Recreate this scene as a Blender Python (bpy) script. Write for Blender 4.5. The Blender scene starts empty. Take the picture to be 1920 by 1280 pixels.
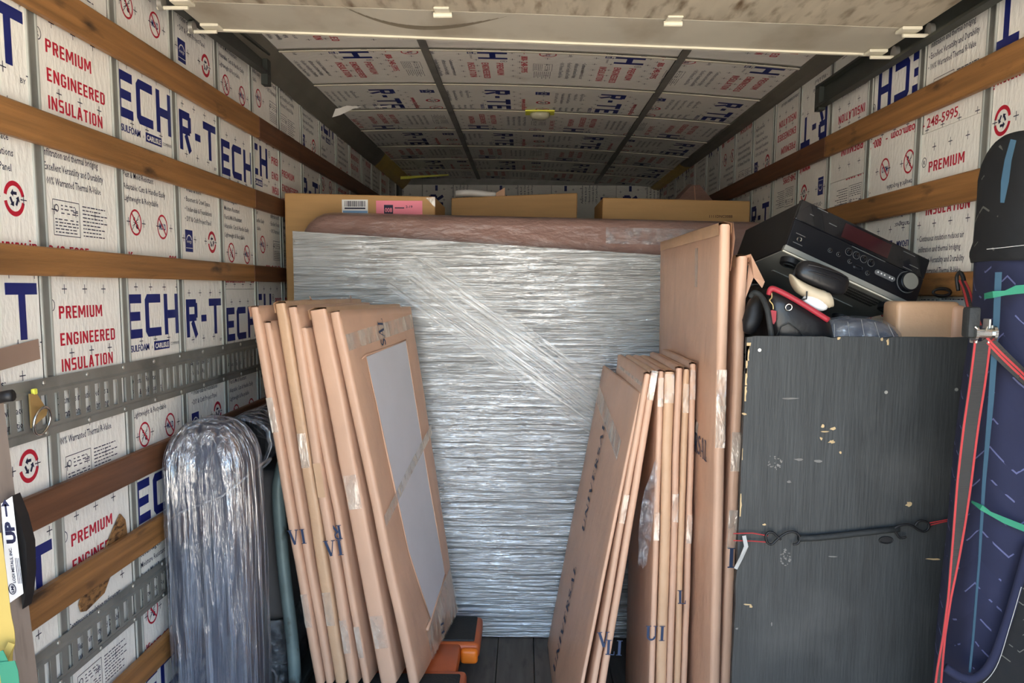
import bpy, bmesh, math, random
from mathutils import Vector, Matrix, noise
random.seed(7)
SC = bpy.context.scene
COL = SC.collection

# ------------------------------------------------------------------ camera
F_PX, YAW, PITCH, ROLL = 1581.6, 0.0137, -0.1128, 0.0062
CAM = Vector((-0.0534, 0.0, 1.56)); PPX, PPY = 960.0, 720.0
_f = Vector((-math.sin(YAW)*math.cos(PITCH), math.cos(YAW)*math.cos(PITCH), math.sin(PITCH)))
_r = Vector((math.cos(YAW), math.sin(YAW), 0)); _u = _r.cross(_f)
CR = math.cos(ROLL)*_r + math.sin(ROLL)*_u; CU = -math.sin(ROLL)*_r + math.cos(ROLL)*_u; CF = _f
cam = bpy.data.cameras.new('camera'); camo = bpy.data.objects.new('camera', cam); COL.objects.link(camo)
cam.sensor_width = 36.0; cam.lens = F_PX/1920*36.0; cam.shift_y = (PPY-640)/1920.0
cam.clip_start = 0.02
camo.matrix_world = Matrix(((CR.x, CU.x, -CF.x, CAM.x), (CR.y, CU.y, -CF.y, CAM.y), (CR.z, CU.z, -CF.z, CAM.z), (0, 0, 0, 1)))
SC.camera = camo
def P(px, py, X=None, Y=None, Z=None):
    """the point of the place that the photograph shows at a pixel, on a plane X, Y or Z = const"""
    d = CF*F_PX + (px-PPX)*CR - (py-PPY)*CU
    t = (X-CAM.x)/d.x if X is not None else ((Y-CAM.y)/d.y if Y is not None else (Z-CAM.z)/d.z)
    return CAM + d*t

# ------------------------------------------------------------------ light
w = bpy.data.worlds.new('world'); SC.world = w; w.use_nodes = True
nt = w.node_tree; bg = nt.nodes['Background']
sky = nt.nodes.new('ShaderNodeTexSky'); sky.sky_type = 'NISHITA'; sky.sun_disc = False
sky.sun_elevation = math.radians(42); sky.sun_rotation = math.radians(20); sky.air_density = 1.0; sky.dust_density = 2.0
nt.links.new(sky.outputs[0], bg.inputs[0]); bg.inputs[1].default_value = 0.16
sun = bpy.data.lights.new('sun', 'SUN'); sun.energy = 4.2; sun.angle = math.radians(.6); sun.color = (1, .95, .86)
suno = bpy.data.objects.new('sun', sun); COL.objects.link(suno)
suno.rotation_euler = Vector((-.62, -.22, -.80)).to_track_quat('-Z', 'Y').to_euler(); suno.location = (6, 2, 9)
SC.view_settings.view_transform = 'Standard'; SC.view_settings.look = 'None'
SC.view_settings.gamma = 1.0; SC.view_settings.use_curve_mapping = False
SC.view_settings.exposure = 3.05

# ------------------------------------------------------------------ materials
def srgb(r, g, b):
    return tuple(((c/255)/12.92 if c/255 <= .04045 else ((c/255+.055)/1.055)**2.4) for c in (r, g, b))
MATS = {}
def mat(name, col, rough=.6, var=.12, scale=6, stretch=(1, 1, 1), bump=.0, bscale=60, bstretch=(1, 1, 1), metal=0, spec=.4, dirt=None, bdist=.01, detail=4, coat=0):
    m = bpy.data.materials.new(name); m.use_nodes = True; MATS[name] = m
    n, l = m.node_tree.nodes, m.node_tree.links
    b = n['Principled BSDF']; b.inputs['Roughness'].default_value = rough; b.inputs['Metallic'].default_value = metal
    b.inputs['Specular IOR Level'].default_value = spec; b.inputs['Coat Weight'].default_value = coat
    tc = n.new('ShaderNodeTexCoord')
    def noi(sc, st, det=detail):
        mp = n.new('ShaderNodeMapping'); mp.inputs['Scale'].default_value = st
        l.new(tc.outputs['Object'], mp.inputs[0])
        t = n.new('ShaderNodeTexNoise'); t.inputs['Scale'].default_value = sc; t.inputs['Detail'].default_value = det
        l.new(mp.outputs[0], t.inputs[0]); return t
    if var > 0:
        t = noi(scale, stretch)
        cr = n.new('ShaderNodeValToRGB'); cr.color_ramp.elements[0].position = .3; cr.color_ramp.elements[1].position = .7
        cr.color_ramp.elements[0].color = (*[c*(1-var) for c in col], 1); cr.color_ramp.elements[1].color = (*[min(1, c*(1+var)) for c in col], 1)
        l.new(t.outputs[0], cr.inputs[0]); out = cr.outputs[0]
        if dirt:
            dcol, dsc, dst, lo, hi = dirt
            t2 = noi(dsc, dst, 6); r2 = n.new('ShaderNodeMapRange'); r2.inputs[1].default_value = lo; r2.inputs[2].default_value = hi
            l.new(t2.outputs[0], r2.inputs[0]); mx = n.new('ShaderNodeMixRGB'); mx.inputs[2].default_value = (*dcol, 1)
            l.new(r2.outputs[0], mx.inputs[0]); l.new(out, mx.inputs[1]); out = mx.outputs[0]
        l.new(out, b.inputs['Base Color'])
    else:
        b.inputs['Base Color'].default_value = (*col, 1)
    if bump > 0:
        t = noi(bscale, bstretch); bp = n.new('ShaderNodeBump'); bp.inputs['Strength'].default_value = bump; bp.inputs['Distance'].default_value = bdist
        l.new(t.outputs[0], bp.inputs['Height']); l.new(bp.outputs[0], b.inputs['Normal'])
    return m
mat('foam', srgb(243, 240, 233), .45, .03, 5, bump=.5, bscale=70, bstretch=(1, .4, 1), bdist=.006, dirt=(srgb(180, 166, 146), 3, (1, 1, 1), .66, .98))
mat('navy', srgb(22, 34, 108), .55, .08); mat('red', srgb(186, 28, 52), .55, .08); mat('ink', srgb(30, 32, 62), .6, .05)
mat('steel', srgb(128, 127, 122), .45, .14, 9, metal=.15, bump=.05, dirt=(srgb(70, 72, 70), 4, (1, 1, 1), .55, .8))
mat('steel_dark', srgb(62, 66, 62), .5, .2, 9, metal=.4)
mat('stud_lip', srgb(176, 178, 172), .4, .08, metal=.2)
mat('steel_bright', srgb(190, 188, 180), .35, .1, metal=.7)
mat('bow_white', srgb(226, 220, 200), .5, .05)
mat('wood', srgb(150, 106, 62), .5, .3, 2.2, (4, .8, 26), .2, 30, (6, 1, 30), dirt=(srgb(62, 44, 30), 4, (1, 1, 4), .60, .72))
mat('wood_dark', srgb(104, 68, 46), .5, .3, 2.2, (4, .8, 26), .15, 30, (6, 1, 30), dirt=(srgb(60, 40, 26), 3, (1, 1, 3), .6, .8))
mat('wood_raw', srgb(150, 110, 68), .6, .35, 9, (1, 5, 12), .4, 20, (1, 5, 14), dirt=(srgb(80, 54, 32), 6, (1, 6, 14), .5, .62))
mat('floor_wood', srgb(92, 88, 82), .55, .22, 5, (8, .6, 1), .15, 40, (8, .6, 1), dirt=(srgb(48, 44, 40), 5, (4, 1, 1), .55, .8))
mat('kraft', srgb(207, 167, 140), .42, .07, 5, bump=.28, bscale=8, bdist=.03, bstretch=(1, 1, .5), detail=6)
mat('kraft2', srgb(204, 166, 132), .42, .08, 5, bump=.3, bscale=10, bdist=.03, detail=6)
mat('carton', srgb(178, 138, 88), .6, .06, 4, (1, 1, 12), .04, 60)
mat('paper_white', srgb(206, 206, 212), .6, .04, 6, bump=.1, bscale=5, bdist=.02)
mat('label_white', srgb(232, 232, 232), .5, .03); mat('label_pink', srgb(240, 138, 158), .6, .03); mat('label_blue', srgb(120, 160, 205), .5, .03)
mat('uink', srgb(46, 60, 88), .6, .05)
mat('mattress_paper', srgb(142, 112, 103), .28, .14, 3, (1, 1, 3), .6, 6, (1.4, 1, 3), bdist=.04, detail=6)
mat('plywood_black', srgb(50, 52, 52), .55, .2, 4, (10, 10, 1.2), .3, 18, (10, 10, .7), bdist=.004, dirt=(srgb(74, 74, 72), 3, (1, 1, 1), .56, .8))
mat('ply_raw', srgb(186, 160, 118), .7, .2, 30); mat('chip_grey', srgb(112, 109, 104), .7, .2, 30)
mat('black', srgb(22, 22, 24), .5, .1); mat('black_gloss', srgb(16, 17, 22), .18, .05, coat=.3); mat('black_face', srgb(30, 32, 38), .35, .1, metal=.5)
mat('leather', srgb(26, 25, 27), .32, .15, 20, bump=.25, bscale=90, bdist=.002)
mat('red_trim', srgb(160, 44, 56), .5, .1); mat('red_leather', srgb(150, 24, 40), .35, .1)
mat('cream', srgb(186, 172, 148), .5, .08); mat('rubber', srgb(40, 42, 42), .7, .15, 60, bump=.4, bscale=140, bdist=.004)
mat('orange', srgb(190, 96, 50), .45, .1, 8, dirt=(srgb(150, 80, 44), 5, (1, 1, 1), .6, .8)); mat('orange_new', srgb(236, 122, 34), .4, .04)
mat('tube', srgb(124, 140, 138), .45, .16, 8, metal=.2, dirt=(srgb(70, 66, 60), 14, (1, 1, .5), .6, .7))
mat('greyfabric', srgb(104, 100, 98), .9, .1, 8, bump=.2, bscale=200, bdist=.002)
mat('weathered', srgb(142, 128, 118), .6, .15, 6, (3, 3, .6), .1, 30, dirt=(srgb(80, 70, 64), 5, (4, 4, .8), .6, .8))
mat('yellow_strap', srgb(176, 152, 78), .6, .08); mat('green_strap', srgb(42, 122, 94), .6, .06); mat('teal', srgb(40, 70, 88), .7, .08)
mat('web_black', srgb(44, 43, 41), .6, .15, 10, bump=.6, bscale=260, bstretch=(.2, .2, 2), bdist=.002); mat('web_red', srgb(164, 48, 50), .6, .1)
mat('zinc_gold', srgb(196, 168, 112), .35, .1, metal=.7); mat('chrome', srgb(200, 200, 196), .18, .04, metal=1)
mat('door_paint', srgb(196, 190, 174), .5, .08, 3, dirt=(srgb(140, 124, 98), 4, (1, .5, 1), .5, .8))
mat('door_dirty', srgb(190, 180, 160), .55, .12, 4, (5, 1, 1), dirt=(srgb(104, 84, 62), 5, (6, 1.4, 1), .5, .78))
mat('yellow_glow', srgb(196, 164, 72), .5, .1); mat('yellow_neon', srgb(236, 236, 90), .5, .05)  # yellows put in for daylight through the roof; second also the clip's tab
mat('lens_grey', srgb(176, 172, 150), .3, .05); mat('concrete', srgb(196, 186, 170), .9, .06)
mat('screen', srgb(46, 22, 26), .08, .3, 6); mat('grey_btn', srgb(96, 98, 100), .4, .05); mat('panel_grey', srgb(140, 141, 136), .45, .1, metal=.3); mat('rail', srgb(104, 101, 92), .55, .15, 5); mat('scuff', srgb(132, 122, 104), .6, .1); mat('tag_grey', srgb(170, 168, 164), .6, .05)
mat('skin', srgb(206, 204, 198), .6, .04); mat('brown_tape', srgb(150, 126, 112), .5, .12)

def film(name, tint, stretch, scale, bump, alpha, rough=.16, dist=.03, haze=.5, gloss=.25):
    """clear stretch film over an object: partly see-through, wrinkled in the direction it was pulled"""
    m = bpy.data.materials.new(name); m.use_nodes = True; MATS[name] = m
    n, l = m.node_tree.nodes, m.node_tree.links
    b = n['Principled BSDF']; b.inputs['Base Color'].default_value = (*tint, 1); b.inputs['Roughness'].default_value = rough
    b.inputs['Specular IOR Level'].default_value = .9; b.inputs['IOR'].default_value = 1.55
    tc = n.new('ShaderNodeTexCoord'); mp = n.new('ShaderNodeMapping'); mp.inputs['Scale'].default_value = stretch
    l.new(tc.outputs['Object'], mp.inputs[0])
    t = n.new('ShaderNodeTexNoise'); t.inputs['Scale'].default_value = scale; t.inputs['Detail'].default_value = 5; t.inputs['Distortion'].default_value = .3
    l.new(mp.outputs[0], t.inputs[0])
    t2 = n.new('ShaderNodeTexNoise'); t2.inputs['Scale'].default_value = scale*.33; t2.inputs['Detail'].default_value = 3
    l.new(mp.outputs[0], t2.inputs[0])
    ad = n.new('ShaderNodeMath'); ad.operation = 'ADD'; l.new(t.outputs[0], ad.inputs[0]); l.new(t2.outputs[0], ad.inputs[1])
    bp = n.new('ShaderNodeBump'); bp.inputs['Strength'].default_value = bump; bp.inputs['Distance'].default_value = dist
    l.new(ad.outputs[0], bp.inputs['Height']); l.new(bp.outputs[0], b.inputs['Normal'])
    gl = n.new('ShaderNodeBsdfGlossy'); gl.inputs['Roughness'].default_value = rough; gl.inputs['Color'].default_value = (1, 1, 1, 1); l.new(bp.outputs[0], gl.inputs['Normal'])
    mg = n.new('ShaderNodeMixShader'); t3 = n.new('ShaderNodeTexNoise'); t3.inputs['Scale'].default_value = 2.2; t3.inputs['Detail'].default_value = 3; l.new(tc.outputs['Object'], t3.inputs[0])
    m3 = n.new('ShaderNodeMapRange'); m3.inputs[1].default_value = .35; m3.inputs[2].default_value = .65; m3.inputs[3].default_value = gloss*.35; m3.inputs[4].default_value = gloss*1.4; l.new(t3.outputs[0], m3.inputs[0]); l.new(m3.outputs[0], mg.inputs[0])
    l.new(b.outputs[0], mg.inputs[1]); l.new(gl.outputs[0], mg.inputs[2])
    tr = n.new('ShaderNodeBsdfTransparent'); mx = n.new('ShaderNodeMixShader')
    mr = n.new('ShaderNodeMapRange'); mr.inputs[1].default_value = .35; mr.inputs[2].default_value = .65
    mr.inputs[3].default_value = max(0, alpha-haze*.5); mr.inputs[4].default_value = min(1, alpha+haze*.5)
    l.new(t.outputs[0], mr.inputs[0]); l.new(mr.outputs[0], mx.inputs[0])
    l.new(tr.outputs[0], mx.inputs[1]); l.new(mg.outputs[0], mx.inputs[2])
    l.new(mx.outputs[0], n['Material Output'].inputs[0]); return m
film('film_board', srgb(164, 164, 162), (.9, 1, 17), 3.6, 1.0, .78, .10, .018, .3, .21)
film('film_band', srgb(232, 230, 224), (.7, 1, 30), 3.0, 1.0, .26, .16, .014, .5, .34)
film('film_roll', srgb(150, 160, 178), (16, 16, 1.1), 2.4, 1.0, .5, .12, .06, .8, .4)
film('film_clear', srgb(190, 196, 204), (6, 6, 6), 4, 1.0, .22, .1, .03, .3)
film('tape', srgb(228, 212, 194), (3, 3, 1.5), 5, .8, .46, .18, .03, .5, .2)
mat('board_under', srgb(160, 160, 158), .5, .2, 2); mat('roll_under', srgb(70, 74, 88), .7, .25, 3, (8, 8, 1)); mat('dark_under', srgb(52, 52, 54), .8, .2)

def quilt(name, col, thread, ku, kv):
    """moving blanket: zigzag stitch lines in thread colour, pillowed between"""
    m = mat(name, col, .95, .12, 9); n, l = m.node_tree.nodes, m.node_tree.links; b = n['Principled BSDF']
    tc = n.new('ShaderNodeTexCoord'); sx = n.new('ShaderNodeSeparateXYZ'); l.new(tc.outputs['UV'], sx.inputs[0])
    def mth(op, a, c):
        q = n.new('ShaderNodeMath'); q.operation = op
        for i, v in enumerate((a, c)):
            if v is None: continue
            if isinstance(v, (int, float)): q.inputs[i].default_value = v
            else: l.new(v, q.inputs[i])
        return q.outputs[0]
    tri = mth('PINGPONG', mth('MULTIPLY', sx.outputs[0], ku), .5)
    ph = mth('FRACT', mth('ADD', mth('MULTIPLY', sx.outputs[1], kv), mth('MULTIPLY', tri, 1.7)), None)
    d = mth('ABSOLUTE', mth('SUBTRACT', ph, .5), None)
    nz = n.new('ShaderNodeTexNoise'); nz.inputs['Scale'].default_value = 26; l.new(tc.outputs['Object'], nz.inputs[0])
    on = mth('MULTIPLY', mth('LESS_THAN', d, .035), mth('GREATER_THAN', nz.outputs[0], .53))
    old = b.inputs['Base Color'].links[0].from_socket; mx = n.new('ShaderNodeMixRGB'); mx.inputs[2].default_value = (*thread, 1)
    l.new(on, mx.inputs[0]); l.new(old, mx.inputs[1]); l.new(mx.outputs[0], b.inputs['Base Color'])
    bp = n.new('ShaderNodeBump'); bp.inputs['Strength'].default_value = .5; bp.inputs['Distance'].default_value = .01
    l.new(mth('SMOOTH_MIN', d, .25), bp.inputs['Height']); l.new(bp.outputs[0], b.inputs['Normal'])
quilt('quilt_blue', srgb(32, 35, 58), srgb(84, 88, 122), 7, 16)
quilt('quilt_black', srgb(24, 25, 27), srgb(92, 92, 86), 6, 14)

# ------------------------------------------------------------------ mesh helpers
ORG = {}
class MB:
    def __init__(s): s.v = []; s.f = []; s.m = []; s.uv = None
    def add(s, vs, fs, mi=0):
        o = len(s.v); s.v += [tuple(x) for x in vs]; s.f += [tuple(i+o for i in q) for q in fs]; s.m += [mi]*len(fs); return s
    def hexa(s, c, mi=0):   # 8 corners: bottom 4 ccw from above, then top 4
        return s.add(c, [(3, 2, 1, 0), (4, 5, 6, 7), (0, 1, 5, 4), (1, 2, 6, 5), (2, 3, 7, 6), (3, 0, 4, 7)], mi)
    def box(s, a, b, mi=0, M=None):
        c = [Vector(q) for q in ((a[0], a[1], a[2]), (b[0], a[1], a[2]), (b[0], b[1], a[2]), (a[0], b[1], a[2]), (a[0], a[1], b[2]), (b[0], a[1], b[2]), (b[0], b[1], b[2]), (a[0], b[1], b[2]))]
        if M: c = [M @ q for q in c]
        return s.hexa(c, mi)
    def bbox(s, a, b, bev, mi=0, M=None, seg=2):   # bevelled box
        bm = bmesh.new(); bmesh.ops.create_cube(bm, size=1)
        for q in bm.verts: q.co = Vector((a[i]+(b[i]-a[i])*(q.co[i]+.5) for i in range(3)))
        bmesh.ops.bevel(bm, geom=bm.edges[:], offset=bev, segments=seg, profile=.5, affect='EDGES')
        bm.verts.index_update()
        s.add([(M @ q.co if M else q.co.copy()) for q in bm.verts], [[q.index for q in f.verts] for f in bm.faces], mi); bm.free(); return s
    def tube(s, pts, r, n=8, mi=0, closed=False, cap=True):
        pts = [Vector(p) for p in pts]; k = len(pts); rr = r if isinstance(r, (list, tuple)) else [r]*k
        T = []
        for i in range(k):
            a = pts[i-1] if (i > 0 or closed) else pts[0]; b = pts[(i+1) % k] if (i < k-1 or closed) else pts[-1]
            T.append((b-a).normalized())
        N = T[0].orthogonal().normalized(); rings = []
        for i in range(k):
            N = (N - T[i]*N.dot(T[i])).normalized(); B = T[i].cross(N)
            rings.append([pts[i] + (N*math.cos(2*math.pi*j/n)+B*math.sin(2*math.pi*j/n))*rr[i] for j in range(n)])
        vs = [v for g in rings for v in g]; fs = []
        for i in range(k if closed else k-1):
            a, b = i*n, ((i+1) % k)*n
            for j in range(n): fs.append((a+j, a+(j+1) % n, b+(j+1) % n, b+j))
        if cap and not closed: fs.append(tuple(range(n-1, -1, -1))); fs.append(tuple((k-1)*n+j for j in range(n)))
        return s.add(vs, fs, mi)
    def disc(s, c, nrm, r, h, n=16, mi=0):
        nrm = Vector(nrm).normalized(); return s.tube([Vector(c), Vector(c)+nrm*h], r, n, mi)
    def poly(s, pts, mi=0): return s.add(pts, [tuple(range(len(pts)))], mi)
    def loft(s, rings, mi=0, cap=True, closed=True):
        n = len(rings[0]); vs = [v for g in rings for v in g]; fs = []
        for i in range(len(rings)-1):
            for j in range(n if closed else n-1):
                a, b = i*n, (i+1)*n; fs.append((a+j, a+(j+1) % n, b+(j+1) % n, b+j))
        if cap: fs.append(tuple(range(n-1, -1, -1))); fs.append(tuple((len(rings)-1)*n+j for j in range(n)))
        return s.add(vs, fs, mi)
    def ribbon(s, pts, wdir, w, mi=0, thick=.0016):   # flat strap along pts
        pts = [Vector(p) for p in pts]; k = len(pts); A = []; B = []
        for i in range(k):
            t = (pts[min(i+1, k-1)]-pts[max(i-1, 0)]).normalized()
            wd = Vector(wdir[i] if isinstance(wdir, list) else wdir); wd = (wd - t*wd.dot(t)).normalized(); nn = t.cross(wd).normalized()*thick*.5
            ww = w[i] if isinstance(w, list) else w
            A.append([pts[i]-wd*ww/2-nn, pts[i]+wd*ww/2-nn, pts[i]+wd*ww/2+nn, pts[i]-wd*ww/2+nn])
        return s.loft(A, mi)
    def build(s, name, mats, parent=None, smooth=False, org=None, angle=None):
        me = bpy.data.meshes.new(name)
        if parent is not None: o0 = ORG[parent.name]
        elif org is not None: o0 = Vector(org)
        else:
            lo = [min(v[i] for v in s.v) for i in range(3)]; hi = [max(v[i] for v in s.v) for i in range(3)]
            o0 = Vector(((lo[0]+hi[0])/2, (lo[1]+hi[1])/2, lo[2]))
        me.from_pydata([(v[0]-o0.x, v[1]-o0.y, v[2]-o0.z) for v in s.v], [], s.f)
        for q in (mats if isinstance(mats, list) else [mats]): me.materials.append(MATS[q])
        if any(s.m): me.polygons.foreach_set('material_index', s.m)
        if smooth:
            me.polygons.foreach_set('use_smooth', [True]*len(me.polygons))
            if angle: me.set_sharp_from_angle(angle=math.radians(angle))
        if s.uv:
            uvl = me.uv_layers.new(name='UVMap')
            for lp in me.loops: uvl.data[lp.index].uv = s.uv[lp.vertex_index]
        me.validate(); me.update()
        o = bpy.data.objects.new(name, me); COL.objects.link(o)
        if parent is not None: o.parent = parent
        else: o.location = o0
        ORG[o.name] = o0; return o
def tag(o, label=None, cat=None, group=None, kind=None):
    for k, v in (('label', label), ('category', cat), ('group', group), ('kind', kind)):
        if v: o[k] = v
    return o
def thing(name, loc, label, cat, group=None):
    o = bpy.data.objects.new(name, None); o.empty_display_size = .1; COL.objects.link(o); o.location = loc
    ORG[o.name] = Vector(loc); return tag(o, label, cat, group)
def structure(o): o['kind'] = 'structure'; return o
def nz(v, s=1.0): return noise.noise(Vector(v)*s)
def lerp(a, b, t): return a+(b-a)*t
def spline(pts, n=8):   # catmull-rom
    pts = [Vector(p) for p in pts]; out = []
    for i in range(len(pts)-1):
        p0, p1, p2, p3 = pts[max(i-1, 0)], pts[i], pts[i+1], pts[min(i+2, len(pts)-1)]
        for j in range(n):
            t = j/n; out.append(.5*((2*p1)+(p2-p0)*t+(2*p0-5*p1+4*p2-p3)*t*t+(3*p1-p0-3*p2+p3)*t**3))
    return out+[pts[-1]]

# ------------------------------------------------------------------ lettering
_tc = {}
def text_geo(s, bold=0.0, res=2):
    key = (s, bold, res)
    if key in _tc: return _tc[key]
    cu = bpy.data.curves.new('lettering', 'FONT'); cu.body = s; cu.size = 1; cu.offset = bold; cu.resolution_u = res; cu.fill_mode = 'FRONT'
    o = bpy.data.objects.new('lettering', cu); COL.objects.link(o)
    dg = bpy.context.evaluated_depsgraph_get(); me = bpy.data.meshes.new_from_object(o.evaluated_get(dg))
    vs = [(v.co.x, v.co.y) for v in me.vertices]; fs = [tuple(p.vertices) for p in me.polygons]
    bpy.data.objects.remove(o); bpy.data.curves.remove(cu); bpy.data.meshes.remove(me)
    _tc[key] = (vs, fs); return vs, fs
def fit_text(s, u0, u1, v, cap, bold=0.0, res=2):
    """lettering with its left at u0, baseline v, capital height cap, squeezed to end at u1"""
    vs, fs = text_geo(s, bold, res)
    if not vs: return [], []
    x0 = min(a for a, b in vs); x1 = max(a for a, b in vs); capm = .73
    k = (u1-u0)/(x1-x0)
    return [(u0+(a-x0)*k, v+b*cap/capm) for a, b in vs], fs
def rect(a, b, c, d): return [(a, b), (c, b), (c, d), (a, d)], [(0, 1, 2, 3)]
def ring2(cx, cy, r0, r1, a0=0, a1=360, n=28):
    vs = []; fs = []
    for i in range(n+1):
        t = math.radians(lerp(a0, a1, i/n)); vs += [(cx+r0*math.cos(t), cy+r0*math.sin(t)), (cx+r1*math.cos(t), cy+r1*math.sin(t))]
        if i: fs.append((2*i-2, 2*i-1, 2*i+1, 2*i))
    return vs, fs
def line2(x0, y0, x1, y1, w):
    dx, dy = x1-x0, y1-y0; L = math.hypot(dx, dy); nx, ny = -dy/L*w/2, dx/L*w/2
    return [(x0-nx, y0-ny), (x1-nx, y1-ny), (x1+nx, y1+ny), (x0+nx, y0+ny)], [(0, 1, 2, 3)]
def bigletters(kind, u, top, wd, h, s):
    """the squared-off capitals of the board print"""
    b = top-h; R = []
    if kind == 'R': R = [rect(u, b, u+s, top), rect(u+s, top-s, u+wd-s*.4, top), rect(u+wd-s, top-h*.5, u+wd, top-s*.5), rect(u+s, top-h*.58, u+wd-s*.4, top-h*.58+s*.9), line2(u+wd*.52, top-h*.58, u+wd-s*.45, b, s*1.02)]
    if kind == '-': R = [rect(u, top-h*.62, u+wd, top-h*.62+s*.9)]
    if kind == 'T': R = [rect(u, top-s, u+wd, top), rect(u+wd*.5-s*.5, b, u+wd*.5+s*.5, top-s)]
    if kind == 'E': R = [rect(u, b, u+s, top), rect(u+s, top-s, u+wd, top), rect(u+s, top-h*.5-s*.5, u+wd*.9, top-h*.5+s*.5), rect(u+s, b, u+wd, b+s)]
    if kind == 'C': R = [rect(u, b+s*.6, u+s, top-s*.6), rect(u+s*.6, top-s, u+wd, top), rect(u+s*.6, b, u+wd, b+s), ([(u, b+s*.6), (u+s*.6, b), (u+s, b+s), (u+s, b+s*1.2)], [(0, 1, 2, 3)]), ([(u, top-s*.6), (u+s, top-s*1.2), (u+s, top-s), (u+s*.6, top)], [(0, 1, 2, 3)])]
    if kind == 'H': R = [rect(u, b, u+s, top), rect(u+wd-s, b, u+wd, top), rect(u+s, top-h*.5-s*.5, u+wd-s, top-h*.5+s*.5)]
    return R
def sans(word):
    """condensed heavy capitals: list of pieces for cap height 1, and the width"""
    R = []; x = 0.0; t = .2
    for ch in word:
        w_ = .62
        if ch in 'PRED': R.append(rect(x, 0, x+t, 1))
        if ch in 'PR': R += [rect(x+t, .84, x+w_-.1, 1), rect(x+t, .42, x+w_-.1, .58), rect(x+w_-t, .50, x+w_, .92)]
        if ch == 'R': R.append(line2(x+.36, .42, x+w_-.06, 0, t))
        if ch == 'E': w_ = .54; R += [rect(x+t, .84, x+w_, 1), rect(x+t, .42, x+w_-.06, .58), rect(x+t, 0, x+w_, .16)]
        if ch == 'M': w_ = .88; R += [rect(x, 0, x+t*.9, 1), rect(x+w_-t*.9, 0, x+w_, 1), line2(x+t*.8, .95, x+w_/2, .25, t*.85), line2(x+w_-t*.8, .95, x+w_/2, .25, t*.85)]
        if ch == 'I': w_ = t; R.append(rect(x, 0, x+t, 1))
        if ch == 'U': R += [rect(x, .12, x+t, 1), rect(x+w_-t, .12, x+w_, 1), rect(x+.08, 0, x+w_-.08, .17)]
        if ch == 'N': w_ = .68; R += [rect(x, 0, x+t*.9, 1), rect(x+w_-t*.9, 0, x+w_, 1), line2(x+t*.5, .95, x+w_-t*.5, .05, t)]
        if ch in 'GO': R += [rect(x, .12, x+t, .88), rect(x+.08, .84, x+w_-.08, 1), rect(x+.08, 0, x+w_-.08, .16), rect(x+w_-t, .12 if ch == 'O' else .12, x+w_, .88 if ch == 'O' else .45)]
        if ch == 'G': R += [rect(x+.32, .36, x+w_, .50), rect(x+w_-t, .70, x+w_, .88)]
        if ch == 'D': R += [rect(x+t, .84, x+w_-.1, 1), rect(x+t, 0, x+w_-.1, .16), rect(x+w_-t, .10, x+w_, .90)]
        if ch == 'S': R += [rect(x+.06, .84, x+w_-.04, 1), rect(x+.06, .42, x+w_-.06, .58), rect(x+.04, 0, x+w_-.06, .16), rect(x, .52, x+t, .92), rect(x+w_-t, .08, x+w_, .48)]
        if ch == 'L': w_ = .52; R += [rect(x, 0, x+t, 1), rect(x+t, 0, x+w_, .16)]
        if ch == 'A': w_ = .70; R += [line2(x+.10, 0, x+w_/2-.02, 1, t), line2(x+w_-.10, 0, x+w_/2+.02, 1, t), rect(x+.2, .22, x+w_-.2, .36)]
        if ch == 'T': w_ = .58; R += [rect(x, .84, x+w_, 1), rect(x+w_/2-t/2, 0, x+w_/2+t/2, .84)]
        x += w_+.17
    return R, x-.17
U_TILE = 1.22
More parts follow.
